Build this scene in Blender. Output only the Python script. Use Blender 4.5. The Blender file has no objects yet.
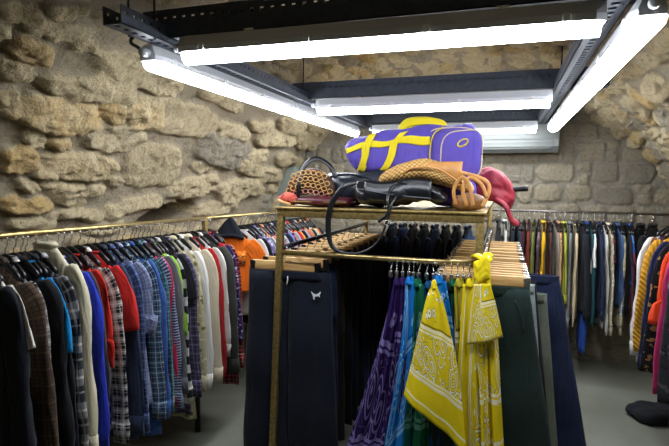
import bpy, bmesh, math, random
import numpy as np
from math import sin, cos, pi, radians, sqrt, atan2
from mathutils import Vector, Matrix

S = bpy.context.scene
COL = S.collection
rng = random.Random(7)

# ------------------------------------------------------------------ camera
EYE = np.array([0.0, 0.0, 1.65])
FPX = 503.0
def cam_axes(psi=radians(18.47), pit=radians(4.6), rol=radians(0.6)):
    h = np.array([-sin(psi), cos(psi), 0]); r = np.array([cos(psi), sin(psi), 0]); z = np.array([0, 0, 1.0])
    F = h*cos(pit) - z*sin(pit); u = h*sin(pit) + z*cos(pit)
    return r*cos(rol) + u*sin(rol), u*cos(rol) - r*sin(rol), F
RR, UU, FF = cam_axes()
def ray(x, y): return FF + (x-334.5)/FPX*RR - (y-223)/FPX*UU
def at(x, y, axis, v):
    """the place where the line of sight through a spot of the photo meets a plane of the room"""
    d = ray(x, y); return EYE + d*(v-EYE[axis])/d[axis]

cam = bpy.data.cameras.new('camera'); camo = bpy.data.objects.new('camera', cam); COL.objects.link(camo)
cam.sensor_width = 36; cam.lens = FPX/669*36; cam.clip_start = 0.02
m = Matrix([[RR[0], UU[0], -FF[0], EYE[0]], [RR[1], UU[1], -FF[1], EYE[1]], [RR[2], UU[2], -FF[2], EYE[2]], [0, 0, 0, 1]])
camo.matrix_world = m
S.camera = camo

# ------------------------------------------------------------------ noise
def _h(ix, iy, iz, s):
    v = np.sin(ix*127.1 + iy*311.7 + iz*74.7 + s*19.19)*43758.5453
    return v - np.floor(v)
def vnoise(p, s=0):
    i = np.floor(p); f = p - i; f = f*f*(3-2*f)
    x, y, z = i[..., 0], i[..., 1], i[..., 2]; fx, fy, fz = f[..., 0], f[..., 1], f[..., 2]
    def L(a, b, t): return a + (b-a)*t
    c = [[[_h(x+a, y+b, z+d, s) for d in (0, 1)] for b in (0, 1)] for a in (0, 1)]
    return L(L(L(c[0][0][0], c[1][0][0], fx), L(c[0][1][0], c[1][1][0], fx), fy),
             L(L(c[0][0][1], c[1][0][1], fx), L(c[0][1][1], c[1][1][1], fx), fy), fz)*2-1
def fbm(p, o=4, s=0):
    t = np.zeros(p.shape[:-1]); a = 1.0; k = 1.0
    for j in range(o):
        t += a*vnoise(p*k + 17.3*j, s+j); a *= .5; k *= 2.03
    return t
def sstep(a, b, x):
    t = np.clip((x-a)/(b-a), 0, 1); return t*t*(3-2*t)

def facets(y, s, cell, seed, slope=1.0):
    """broken-rock relief: every little cell of the face is a plane with a tilt of its own"""
    u = y/cell; v = s/cell*1.5; iu = np.floor(u); iv = np.floor(v); best = np.full(u.shape, 9.0); h = np.zeros(u.shape)
    for a in (-1, 0, 1):
        for b in (-1, 0, 1):
            cu = iu+a; cv = iv+b; z = cu*0
            pu = cu+.15+.7*_h(cu, cv, z, seed); pv = cv+.15+.7*_h(cu, cv, z+3, seed)
            du = u-pu; dv = v-pv; d = du*du+dv*dv; w = d < best
            val = (_h(cu, cv, z+7, seed)-.5)*1.0 + (du*(_h(cu, cv, z+9, seed)-.5)+dv*(_h(cu, cv, z+11, seed)-.5))*1.6*slope
            best = np.where(w, d, best); h = np.where(w, val, h)
    return h

# ------------------------------------------------------------------ object helpers
def tag(o, label=None, cat=None, group=None, kind=None):
    if label: o['label'] = label
    if cat: o['category'] = cat
    if group: o['group'] = group
    if kind: o['kind'] = kind
    return o
def empty(name, loc=(0, 0, 0), rz=0.0, label=None, cat=None, group=None):
    o = bpy.data.objects.new(name, None); COL.objects.link(o)
    o.location = loc; o.rotation_euler = (0, 0, rz); o.empty_display_size = .05
    return tag(o, label, cat, group)
def link(name, me, parent=None):
    o = bpy.data.objects.new(name, me); COL.objects.link(o)
    if parent is not None: o.parent = parent
    return o

class MB:
    """collects pieces of one mesh"""
    def __init__(s): s.v = []; s.f = []; s.uv = []; s.n = 0
    def add(s, v, f, uv=None):
        v = np.asarray(v, float).reshape(-1, 3)
        s.v.append(v); s.f += [tuple(int(i)+s.n for i in q) for q in f]
        s.uv.append(np.asarray(uv, float).reshape(-1, 2) if uv is not None else np.stack([v[:, 0]+v[:, 1]*.37, v[:, 2]], 1))
        s.n += len(v); return s
    def loft(s, rings, closed=True, caps=True, uv=None):
        rings = np.asarray(rings, float); m, n = rings.shape[:2]
        f = []
        k = n if closed else n-1
        for i in range(m-1):
            for j in range(k):
                a = i*n+j; b = i*n+(j+1) % n
                f.append((a, b, b+n, a+n))
        if caps and closed:
            f.append(tuple(range(n-1, -1, -1))); f.append(tuple((m-1)*n+j for j in range(n)))
        return s.add(rings.reshape(-1, 3), f, uv)
    def tube(s, pts, r=.004, n=8, ry=None, up=(0, 0, 1), caps=True):
        pts = np.asarray(pts, float); m = len(pts)
        r = np.broadcast_to(np.asarray(r, float), (m,)); ryy = r if ry is None else np.broadcast_to(np.asarray(ry, float), (m,))
        t = np.gradient(pts, axis=0); t /= np.linalg.norm(t, axis=1)[:, None]+1e-9
        u = np.array(up, float)
        if abs(t[0] @ u) > .95: u = np.array([1.0, 0.2, 0])
        rings = []; nn = u - t[0]*(t[0] @ u); nn /= np.linalg.norm(nn)
        uv = []; acc = 0
        for i in range(m):
            nn = nn - t[i]*(t[i] @ nn); nn /= np.linalg.norm(nn)+1e-9
            b = np.cross(t[i], nn)
            if i: acc += np.linalg.norm(pts[i]-pts[i-1])
            a = np.linspace(0, 2*pi, n, endpoint=False)
            rings.append(pts[i] + np.outer(np.cos(a)*r[i], b) + np.outer(np.sin(a)*ryy[i], nn))
            uv += [(a_*r[i], acc) for a_ in a]
        return s.loft(rings, True, caps, uv)
    def box(s, c, d, bev=.0, rot=None, seg=2):
        bm = bmesh.new(); bmesh.ops.create_cube(bm, size=1)
        for v in bm.verts: v.co = Vector((v.co.x*d[0], v.co.y*d[1], v.co.z*d[2]))
        if bev > 0: bmesh.ops.bevel(bm, geom=bm.edges[:], offset=bev, segments=seg, affect='EDGES', profile=.5)
        M = Matrix.Translation(c)
        if rot is not None: M = M @ (rot.to_4x4() if isinstance(rot, Matrix) else Matrix.Rotation(rot, 4, 'Z'))
        bm.transform(M); bm.verts.index_update()
        s.add([v.co[:] for v in bm.verts], [[v.index for v in f.verts] for f in bm.faces]); bm.free(); return s
    def beam(s, a, b, w, h, bev=.002):
        a = Vector(a); b = Vector(b); d = b-a; q = d.to_track_quat('Z', 'Y').to_matrix()
        return s.box((a+b)/2, (w, h, d.length), bev, q)
    def grid(s, P, uv=None):
        P = np.asarray(P, float); a, b = P.shape[:2]
        f = [(i*b+j, i*b+j+1, (i+1)*b+j+1, (i+1)*b+j) for i in range(a-1) for j in range(b-1)]
        return s.add(P.reshape(-1, 3), f, uv)
    def mesh(s, name, mat, smooth=True):
        v = np.concatenate(s.v); uv = np.concatenate(s.uv)
        me = bpy.data.meshes.new(name); me.from_pydata(v.tolist(), [], s.f); 
        li = np.empty(len(me.loops), np.int32); me.loops.foreach_get('vertex_index', li)
        l = me.uv_layers.new(name='UVMap'); l.data.foreach_set('uv', uv[li].ravel().astype(np.float32))
        me.polygons.foreach_set('use_smooth', [smooth]*len(me.polygons))
        if mat is not None: me.materials.append(mat)
        me.update(); return me
    def build(s, name, mat, parent=None, smooth=True, solid=0, sharp=None, sub=0):
        me = s.mesh(name, mat, smooth)
        o = link(name, me, parent)
        if solid:
            md = o.modifiers.new('thickness', 'SOLIDIFY'); md.thickness = solid; md.offset = 0
        if sub:
            md = o.modifiers.new('smooth', 'SUBSURF'); md.levels = sub; md.render_levels = sub
        if sharp:
            me.set_sharp_from_angle(angle=radians(sharp))
        return o
def bez(pts, n=24):
    """smooth curve through points"""
    P = np.asarray(pts, float); k = len(P)
    if k == 2: return np.linspace(P[0], P[1], n)
    E = np.vstack([2*P[0]-P[1], P, 2*P[-1]-P[-2]]); out = []
    for t in np.linspace(0, k-1, n):
        i = min(int(t), k-2); u = t-i
        a, b, c, d = E[i], E[i+1], E[i+2], E[i+3]
        out.append(.5*((2*b) + (c-a)*u + (2*a-5*b+4*c-d)*u*u + (3*b-a-3*c+d)*u**3))
    return np.array(out)
def copy_tree(o, parent=None):
    c = o.copy(); COL.objects.link(c)
    if parent is not None: c.parent = parent
    for ch in list(o.children): copy_tree(ch, c)
    return c

# ------------------------------------------------------------------ materials
class X:
    """a value in a node tree, with arithmetic"""
    nt = None
    def __init__(s, sock): s.s = sock
    @staticmethod
    def op(kind, *a):
        n = X.nt.nodes.new('ShaderNodeMath'); n.operation = kind
        for i, v in enumerate(a):
            if isinstance(v, X): X.nt.links.new(v.s, n.inputs[i])
            else: n.inputs[i].default_value = v
        return X(n.outputs[0])
    def __add__(s, o): return X.op('ADD', s, o)
    def __radd__(s, o): return X.op('ADD', s, o)
    def __sub__(s, o): return X.op('SUBTRACT', s, o)
    def __rsub__(s, o): return X.op('SUBTRACT', o, s)
    def __mul__(s, o): return X.op('MULTIPLY', s, o)
    def __rmul__(s, o): return X.op('MULTIPLY', s, o)
    def fr(s): return X.op('FRACT', s)
    def lt(s, v): return X.op('LESS_THAN', s, v)
    def gt(s, v): return X.op('GREATER_THAN', s, v)
    def ab(s): return X.op('ABSOLUTE', s)
    def sin(s): return X.op('SINE', s)
    def mn(s, o): return X.op('MINIMUM', s, o)
    def mx(s, o): return X.op('MAXIMUM', s, o)
    def band(s, c, w): return (s-c).ab().lt(w)
    def smooth(s, a, b):
        n = X.nt.nodes.new('ShaderNodeMapRange'); n.interpolation_type = 'SMOOTHSTEP'
        X.nt.links.new(s.s, n.inputs[0]); n.inputs[1].default_value = a; n.inputs[2].default_value = b
        return X(n.outputs[0])
def rgb(c):
    if isinstance(c, str):
        c = c.lstrip('#'); c = [int(c[i:i+2], 16)/255 for i in (0, 2, 4)]
        c = [x/12.92 if x <= .04045 else ((x+.055)/1.055)**2.4 for x in c]
    return (*c[:3], 1)
def mixc(f, a, b):
    n = X.nt.nodes.new('ShaderNodeMix'); n.data_type = 'RGBA'
    if isinstance(f, X): X.nt.links.new(f.s, n.inputs[0])
    else: n.inputs[0].default_value = f
    for i, v in ((6, a), (7, b)):
        if isinstance(v, bpy.types.NodeSocket): X.nt.links.new(v, n.inputs[i])
        else: n.inputs[i].default_value = rgb(v)
    return n.outputs[2]
def new_mat(name, rough=.6, metal=0.0, spec=.5):
    mt = bpy.data.materials.new(name); mt.use_nodes = True; X.nt = mt.node_tree
    b = mt.node_tree.nodes['Principled BSDF']
    b.inputs['Roughness'].default_value = rough; b.inputs['Metallic'].default_value = metal
    b.inputs['Specular IOR Level'].default_value = spec
    return mt, b
def setc(b, c):
    if isinstance(c, bpy.types.NodeSocket): X.nt.links.new(c, b.inputs['Base Color'])
    else: b.inputs['Base Color'].default_value = rgb(c)
def coords(kind='UV'):
    n = X.nt.nodes.new('ShaderNodeTexCoord'); return n.outputs[kind]
def noise(vec, scale, det=4, rough=.55, col=False, dist=0):
    n = X.nt.nodes.new('ShaderNodeTexNoise'); n.inputs['Scale'].default_value = scale; n.inputs['Detail'].default_value = det
    n.inputs['Roughness'].default_value = rough; n.inputs['Distortion'].default_value = dist
    if vec is not None: X.nt.links.new(vec, n.inputs['Vector'])
    return n.outputs['Color'] if col else X(n.outputs[0])
def voro(vec, scale, out='Distance', feature='F1', rnd=1.0):
    n = X.nt.nodes.new('ShaderNodeTexVoronoi'); n.feature = feature; n.inputs['Scale'].default_value = scale
    n.inputs['Randomness'].default_value = rnd
    X.nt.links.new(vec, n.inputs['Vector'])
    return X(n.outputs[out]) if out == 'Distance' else n.outputs[out]
def bump(b, h, strength=.4, dist=.01):
    n = X.nt.nodes.new('ShaderNodeBump'); n.inputs['Strength'].default_value = strength; n.inputs['Distance'].default_value = dist
    X.nt.links.new(h.s, n.inputs['Height']); X.nt.links.new(n.outputs[0], b.inputs['Normal'])
def uvx():
    n = X.nt.nodes.new('ShaderNodeSeparateXYZ'); X.nt.links.new(coords('UV'), n.inputs[0])
    return X(n.outputs[0]), X(n.outputs[1])

_cloth = {}
def cloth(c1, kind='solid', c2='#ffffff', c3='#000000', k=1.0, rough=.9):
    """fabric; patterns are laid out in metres along the cloth"""
    key = (c1, kind, c2, c3, k, rough)
    if key in _cloth: return _cloth[key]
    mt, b = new_mat('fabric_%s' % kind, rough, 0, .25)
    uv = coords('UV'); u, v = uvx()
    if kind == 'plaid':
        s = 17*k; a = (u*s).fr(); d = (v*s).fr()
        f = a.lt(.5)*.5 + d.lt(.5)*.5
        c = mixc(f, c1, c2)
        l = a.band(.25, .04)*.5+d.band(.25, .04)*.5+a.band(.8, .03)*.35+d.band(.8, .03)*.35
        c = mixc(l, c, c3)
    elif kind == 'gingham':
        s = 14*k; f = (u*s).fr().lt(.5)*.5 + (v*s).fr().lt(.5)*.5
        c = mixc(f, c1, c2)
    elif kind == 'check':
        s = 60*k; a = (u*s).fr(); d = (v*s).fr()
        c = mixc(a.band(.3, .12).mx(d.band(.3, .12)), c1, c2)
        c = mixc(((u*s*.25).fr().band(.5, .06).mx((v*s*.25).fr().band(.5, .06)))*.45, c, c3)
    elif kind == 'stripe_v': c = mixc((u*40*k).fr().lt(.45), c1, c2)
    elif kind == 'stripe_h': c = mixc((v*22*k).fr().lt(.4), c1, c2)
    elif kind == 'print':
        d = voro(uv, 26*k); n_ = noise(uv, 18*k, 3)
        c = mixc((d + n_*.5).lt(.55), c1, c2); c = mixc(noise(uv, 30*k, 2).gt(.6), c, c3)
    elif kind == 'dots': c = mixc(voro(uv, 45*k, rnd=.3).lt(.28), c1, c2)
    elif kind == 'patches':
        n = X.nt.nodes.new('ShaderNodeSeparateColor'); X.nt.links.new(voro(uv, 14*k, 'Color'), n.inputs[0])
        c = mixc(X(n.outputs[0]).gt(.5), c1, c2); c = mixc(X(n.outputs[1]).gt(.66), c, c3)
    elif kind == 'denim':
        f = noise(uv, 120, 2)*.5 + noise(uv, 7, 3)*.6
        c = mixc(f.smooth(.35, .8), c1, c2)
    elif kind == 'cable':
        t = (u*55*k + (v*34*k).sin()*.6).fr(); w = ((u*26+v*34)*k).fr()
        c = mixc((w-.5).ab().smooth(.25, .5), c1, c2)
    else: c = mixc(noise(uv, 9, 3).smooth(.3, .75)*.22, c1, c2 if kind == 'heather' else c1)
    setc(b, c)
    cv = X.nt.nodes.new('ShaderNodeCombineXYZ'); X.nt.links.new((u*34).s, cv.inputs[0]); X.nt.links.new((v*6).s, cv.inputs[1])
    h = noise(uv, 14, 3)*.7 + noise(cv.outputs[0], 1.0, 3, dist=.6)*1.5 + noise(uv, 420, 2)*.1
    if kind == 'cable': h = h*.3 + (((u*26+v*34)*k).fr()-.5).ab()*-2.0
    bump(b, h, .55, .012)
    try: b.inputs['Sheen Weight'].default_value = .05
    except Exception: pass
    _cloth[key] = mt; return mt
def plain(name, c, rough=.5, metal=0.0, nz=0.0, nscale=30, c2=None, spec=.5):
    mt, b = new_mat(name, rough, metal, spec)
    o = coords('Object')
    if c2: setc(b, mixc(noise(o, nscale, 5).smooth(.35, .7), c, c2))
    else: setc(b, c)
    if nz: bump(b, noise(o, nscale, 4), nz, .006)
    return mt
def wood_mat(name, a, c):
    mt, b = new_mat(name, .5); n = X.nt.nodes.new('ShaderNodeMapping'); n.inputs['Scale'].default_value = (3, 40, 40)
    X.nt.links.new(coords('Object'), n.inputs[0]); setc(b, mixc(noise(n.outputs[0], 2.5, 4).smooth(.3, .7), a, c)); return mt
BRASS = plain('aged_brass', '#a38d58', .42, .75, .15, 60, '#7d6a3c')
BRIGHT_BRASS = plain('polished_brass', '#b9a570', .32, .9, .05, 60, '#9a8552')
STEEL = plain('hook_steel', '#c4c6c8', .25, 1.0)
BLACK_PLASTIC = plain('black_plastic', '#0d0e11', .28, 0, .05, 20)
BLACK_STEEL = plain('black_steel', '#15171c', .45, .3, .1, 40, '#1d2027')
CHANNEL = plain('dark_channel_steel', '#2e343f', .5, .2, .1, 40, '#383f4c')
WOOD = wood_mat('pale_wood', '#bd9258', '#d8b47a')
GREY_PLASTIC = plain('grey_housing', '#b9bcc0', .45, 0, .05, 30)
WHITE_PLASTIC = plain('white_plastic', '#cfd0cd', .4, 0, .02, 30)
CABLE = plain('black_cable', '#0b0b0c', .5)
def emis(name, c, st):
    mt, b = new_mat(name, .4); setc(b, '#ffffff'); b.inputs['Emission Color'].default_value = rgb(c); b.inputs['Emission Strength'].default_value = st; return mt
TUBE = emis('lit_diffuser', '#f2f7ff', 9.0)

# ------------------------------------------------------------------ vault shell
XC, AL, AR, ZS, HH = -0.6, 1.8, 2.1, 1.2, 1.4
Y0, Y1 = -1.4, 5.22
def profile():
    P = [(XC-AL, z) for z in np.linspace(0, ZS, 75, endpoint=False)]
    for t in np.linspace(0, pi, 330): 
        c = cos(t); P.append((XC - c*(AL if c > 0 else AR), ZS + HH*sin(t)))
    P += [(XC+AR, z) for z in np.linspace(ZS, 0, 50)[1:]]
    P = np.array(P)
    d = np.r_[0, np.cumsum(np.linalg.norm(np.diff(P, axis=0), axis=1))]
    return P, d
PP, DD = profile()
NP_ = np.gradient(PP, axis=0); NP_ = np.stack([NP_[:, 1], -NP_[:, 0]], 1); NP_ /= np.linalg.norm(NP_, axis=1)[:, None]
YS = np.r_[np.linspace(Y0, .55, 22, endpoint=False), np.linspace(.55, Y1, 350)]
def hit(x, y):
    """where a line of sight meets the vault: (Y, arc length)"""
    d = ray(x, y)
    for s in np.arange(.5, 9, .01):
        q = EYE + d*s
        if q[1] > Y1+.6: break
        xx = q[0]-XC; a = AL if xx < 0 else AR
        out = (abs(xx) > a) if q[2] < ZS else ((xx/a)**2 + ((q[2]-ZS)/HH)**2 > 1)
        if out: break
    i = np.argmin((PP[:, 0]-q[0])**2 + (PP[:, 1]-q[2])**2)
    return np.array([q[1], DD[i]])
# stones of the left wall: centre and half sizes in the photo, tilt, height, tint (0 grey, .5 beige, 1 ochre), roughness of the face
HAND = [(30, 48, 25, 13, 15, 1.0, .8, 1), (54, 27, 38, 11, 8, .6, .5, 1), (88, 87, 46, 11, 9, 1.0, .45, .6), (59, 111, 41, 16, 4, 1.0, .75, 1),
 (11, 70, 22, 12, 10, .7, .5, 1), (3, 102, 9, 14, 0, .9, .7, 1), (110, 111, 9, 9, 0, .8, .8, 1), (141, 112, 17, 14, -5, 1.0, .7, 1.2),
 (134, 69, 37, 15, 12, .6, .4, 1), (32, 133, 13, 8, 10, .9, .6, 1), (57, 137, 11, 8, -10, 1, .75, 1), (112, 134, 29, 14, -4, .9, .35, .8),
 (16, 155, 19, 12, -10, 1.1, .85, 1.2), (73, 162, 35, 13, 4, 1.0, .65, 1.2), (27, 181, 13, 6, 5, .8, .55, 1), (60, 182, 17, 5, 3, .8, .6, 1),
 (91, 187, 10, 7, 0, .9, .6, 1), (20, 202, 26, 10, 3, 1.1, .85, 1.3), (66, 197, 18, 7, 8, .9, .6, 1), (74, 213, 27, 8, -3, .9, .5, 1),
 (112, 179, 6, 5, 0, .6, .4, 1), (150, 165, 28, 20, -5, .55, .42, .35), (180, 118, 38, 17, 14, .5, .42, .35), (224, 150, 25, 17, 14, .8, .12, .7),
 (192, 184, 25, 11, -16, 1.0, .5, 1), (132, 203, 27, 9, -12, .6, .4, .4), (253, 152, 9, 7, 10, 1, .55, 1), (246, 166, 12, 8, 10, 1, .55, 1),
 (276, 136, 18, 7, 5, 1.1, .55, 1), (291, 124, 13, 7, 8, 1, .5, 1), (233, 130, 15, 7, 8, .9, .4, 1), (285, 157, 9, 8, 0, 1, .55, 1),
 (262, 124, 10, 6, 10, .9, .5, 1), (310, 139, 14, 8, 0, 1, .45, 1), (229, 190, 15, 11, -10, 1, .45, 1), (214, 207, 21, 7, -14, .9, .5, 1),
 (250, 186, 10, 9, -10, 1, .5, 1), (268, 174, 12, 8, 0, 1, .5, 1), (200, 165, 9, 6, 0, .5, .4, 1), (120, 9, 30, 8, 5, .6, .45, 1),
 (88, 44, 14, 7, 10, .6, .5, 1), (15, 8, 20, 9, 5, .6, .5, 1), (60, 6, 20, 7, 5, .6, .45, 1), (175, 20, 16, 9, 5, .5, .4, 1), (163, 85, 16, 9, 10, .6, .4, 1),
 (24, 225, 25, 7, 0, .8, .5, 1), (100, 226, 20, 7, -5, .7, .5, 1), (303, 165, 12, 9, 0, 1, .45, 1), (328, 150, 12, 9, 0, 1, .45, 1), (318, 128, 12, 6, 8, .9, .4, 1), (338, 166, 12, 8, 0, .9, .4, 1)]
def stone_field(Yg, Sg, stones, seed, base_h, p=3.0, wp=1.0):
    """height, stone mask, tint and face-roughness fields over the wall; stones = (centre, axis a, axis b, height, tint, rough)"""
    P3 = np.stack([Yg, Sg, np.zeros_like(Yg)], -1)
    wy = fbm(P3*6, 4, seed)*.034; ws = fbm(P3*6+5.5, 4, seed+3)*.028
    yy = Yg+wy*wp; ss = Sg+ws*wp
    H = np.zeros_like(Yg); M = np.zeros_like(Yg); T = np.full_like(Yg, .4); R = np.zeros_like(Yg)
    yv = Yg[:, 0]; sv = Sg[0]
    for c, a, b, hh, tint, rg, tilt in stones:
        ry = abs(a[0])+abs(b[0])+.06; rs = abs(a[1])+abs(b[1])+.06
        i0, i1 = np.searchsorted(yv, [c[0]-ry*1.2, c[0]+ry*1.2]); j0, j1 = np.searchsorted(sv, [c[1]-rs*1.2, c[1]+rs*1.2])
        if i1-i0 < 2 or j1-j0 < 2: continue
        A = np.linalg.inv(np.stack([a, b], 1)); sl = (slice(i0, i1), slice(j0, j1))
        dy = yy[sl]-c[0]; ds = ss[sl]-c[1]
        lx = A[0, 0]*dy+A[0, 1]*ds; ly = A[1, 0]*dy+A[1, 1]*ds
        r = (np.abs(lx)**p+np.abs(ly)**p)**(1/p)
        m_ = sstep(1.10, .90, r)
        hgt = base_h*hh*m_*(1.0-.22*np.clip(r, 0, 1)**3 + tilt[0]*lx*.35 + tilt[1]*ly*.35)
        w = hgt > H[sl]
        H[sl] = np.where(w, hgt, H[sl]); M[sl] = np.maximum(M[sl], m_)
        T[sl] = np.where(w & (m_ > .3), tint, T[sl]); R[sl] = np.where(w, rg*m_, R[sl])
    return H, M, T, R
def vault():
    stones = []
    r2 = random.Random(3)
    hand = []
    for (x, y, hw, hh, ang, h, t, rg) in HAND:
        ca, sa = cos(radians(ang)), sin(radians(ang))
        c = hit(x, y); a = hit(x+hw*ca, y+hw*sa)-c; b = hit(x-hh*sa, y+hh*ca)-c
        for v in (a, b):
            n = np.linalg.norm(v)
            if n < .02: v *= .02/max(n, 1e-6)
        if abs(a[0]*b[1]-a[1]*b[0]) < 1e-4: b = np.array([0, -.05])
        hand.append((c, a, b, h, t, rg, (r2.uniform(-.6, .6), r2.uniform(-.2, .8))))
    smax = DD[-1]; s = .05
    while s < smax:
        rh = r2.uniform(.10, .22); y = Y0 + r2.uniform(0, .2)
        while y < Y1:
            w = r2.uniform(.14, .42) if r2.random() < .7 else r2.uniform(.08, .16)
            c = np.array([y+w/2, s+rh/2+r2.uniform(-.025, .025)])
            if min(max(abs((c-q[0])[0])/(abs(q[1][0])+abs(q[2][0])+w*.38), abs((c-q[0])[1])/(abs(q[1][1])+abs(q[2][1])+rh*.38)) for q in hand) > 1:
                an = r2.uniform(-.22, .22); a = np.array([cos(an), sin(an)])*w*.46; b = np.array([-sin(an), cos(an)])*rh*.44*r2.uniform(.75, 1.1)
                stones.append((c, a*(1.12 if s > 2.9 else 1), b*(1.12 if s > 2.9 else 1), r2.choice([.4, .7, .9, 1, 1.1])*(.5 if s > 2.9 else 1), r2.choice([.15, .4, .5, .55, .65, .8]), r2.uniform(.7, 1.2), (r2.uniform(-.6, .6), r2.uniform(-.3, .8))))
            y += w+.012
        s += rh+.005
    stones += hand
    Yg, Sg = np.meshgrid(YS, DD, indexing='ij')
    H, M, T, R = stone_field(Yg, Sg, stones, 11, .058)
    P3 = np.stack([Yg, Sg, np.zeros_like(Yg)], -1)
    H += fbm(P3*2.2, 3, 50)*.022 + fbm(P3*11, 4, 60)*(.006+.006*R) + fbm(P3*38, 3, 61)*(.002+.0035*R)
    wq = fbm(P3*9, 3, 80)*.03
    H += facets(Yg+wq, Sg-wq, .085, 5)*(.004+.017*R) + facets(Yg-wq, Sg+wq*.7, .034, 8)*(.002+.008*R)
    # the hollow under the big slab of the left wall
    c = hit(165, 217); a = hit(193, 208)-c; b = hit(169, 203)-c
    A = np.linalg.inv(np.stack([a, b], 1)); lx = A[0, 0]*(Yg-c[0])+A[0, 1]*(Sg-c[1]); ly = A[1, 0]*(Yg-c[0])+A[1, 1]*(Sg-c[1])
    r = (np.abs(lx)**2.4+np.abs(ly)**2.4)**(1/2.4); H -= .48*sstep(1.03, .90, r)
    X3 = np.stack([PP[None, :, 0]+NP_[None, :, 0]*H, np.broadcast_to(Yg, H.shape), PP[None, :, 1]+NP_[None, :, 1]*H], -1)
    X3[..., 2] = np.maximum(X3[..., 2], 0)
    i1 = int(np.argmin(abs(DD-(ZS+1.15)))); i2 = int(np.argmin(abs(DD-(DD[-1]-ZS-1.15))))
    for name, a, b in (('wall_left', 0, i1), ('ceiling', i1, i2), ('wall_right', i2, len(DD)-1)):
        sl = slice(a, b+1); Pn = X3[:, sl]
        mb = MB().grid(Pn, np.stack([Yg[:, sl], Sg[:, sl]], -1))
        me = mb.mesh(name, STONE, True)
        for an, fld in (('stone', M), ('tint', T)):
            at_ = me.attributes.new(an, 'FLOAT', 'POINT'); at_.data.foreach_set('value', fld[:, sl].ravel().astype(np.float32))
        o = link(name, me); tag(o, kind='structure')
def stone_mat(name, mort, cg, cb, co, dark):
    mt, b = new_mat(name, .92, 0, .2)
    def attr(n_):
        n = X.nt.nodes.new('ShaderNodeAttribute'); n.attribute_name = n_; return X(n.outputs['Fac'])
    o = coords('Object'); st = attr('stone'); ti = attr('tint')
    n1 = noise(o, 9, 6, .65); n2 = noise(o, 45, 5, .7); n3 = noise(o, 3, 4)
    t = ti + (n1-.5)*.5
    c = mixc(t.smooth(.1, .45), cg, cb); c = mixc((t.smooth(.55, 1.0)), c, co)
    c = mixc(n2.smooth(.48, .7)*.6, c, dark)
    mo = mixc(n1.smooth(.35, .7)*.6, mort, cg)
    c = mixc(st.smooth(.25, .7), mo, c)
    c = mixc(n3.smooth(.5, .75)*.25, c, dark)
    setc(b, c); bump(b, noise(o, 60, 6, .75)*.8+noise(o, 20, 5, .65)*1.2, .9, .022); return mt
STONE = stone_mat('rubble_stone', '#988b73', '#938b7a', '#b9aa88', '#b9995f', '#685b49')
BACKSTONE = stone_mat('pointed_stone', '#8a8476', '#7d7769', '#908773', '#9a8d72', '#5d5549')
vault()
def back_wall():
    xs = np.linspace(XC-AL-.12, XC+AR+.12, 330); zs = np.linspace(0, ZS+HH+.12, 215)
    Xg, Zg = np.meshgrid(xs, zs, indexing='ij'); r2 = random.Random(21); st = []
    z = .02
    while z < 2.7:
        rh = r2.uniform(.13, .21); x = xs[0]+r2.uniform(0, .1)
        while x < xs[-1]:
            w = r2.choice([r2.uniform(.10, .16), r2.uniform(.16, .26), r2.uniform(.22, .36)])
            n = 2 if r2.random() < .14 else 1
            for q in range(n):
                hh = rh/n; c = np.array([x+w/2, z+hh*(q+.5)+r2.uniform(-.012, .012)]); an = r2.uniform(-.06, .06)
                st.append((c, np.array([cos(an), sin(an)])*(w-.012)/2*r2.uniform(.93, 1), np.array([-sin(an), cos(an)])*(hh-.012)/2*r2.uniform(.9, 1), r2.uniform(.5, 1), r2.uniform(.1, .7), r2.uniform(.4, 1), (r2.uniform(-.3, .3), r2.uniform(-.3, .5))))
            x += w+.004
        z += rh
    H, M, T, R = stone_field(Xg, Zg, st, 31, .024, 4.5, .55)
    P3 = np.stack([Xg, Zg, np.zeros_like(Xg)], -1)
    ring = np.abs(M-.5); H = H - .018*sstep(.45, .1, ring) + fbm(P3*2, 3, 70)*.012 + fbm(P3*14, 4, 71)*(.004+.003*R)
    P = np.stack([Xg, Y1-.03-H, Zg], -1)
    me = MB().grid(P[:, ::-1], np.stack([Xg, Zg], -1)[:, ::-1]).mesh('wall_back', BACKSTONE)
    for an, fld in (('stone', M), ('tint', T)):
        a_ = me.attributes.new(an, 'FLOAT', 'POINT'); a_.data.foreach_set('value', fld[:, ::-1].ravel().astype(np.float32))
    tag(link('wall_back', me), kind='structure')
back_wall()
FLOORM, b = new_mat('worn_floor', .42, 0, .4)
o_ = coords('Object'); setc(b, mixc(noise(o_, 1.6, 5).smooth(.3, .7), '#6e7064', '#83857a')); bump(b, noise(o_, 50, 4), .12, .004)
tag(MB().box((XC+.15, 1.9, -.05), (4.3, 7.0, .1)).build('floor', FLOORM, smooth=False), kind='structure')
tag(MB().box((XC+.15, Y0-.05, 1.3), (4.3, .1, 2.9)).build('wall_front', plain('plaster', '#8a8374', .9, 0, .2, 8), smooth=False), kind='structure')
# smooth grey-green plaster pier in the far left corner
p = at(272, 203, 1, 5.1)
tag(MB().box((p[0]+.12, 5.13, .95), (.34, .14, 1.9), .01).build('trim_1', plain('grey_green_plaster', '#7f8a80', .8, 0, .1, 12)), kind='structure')

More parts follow.
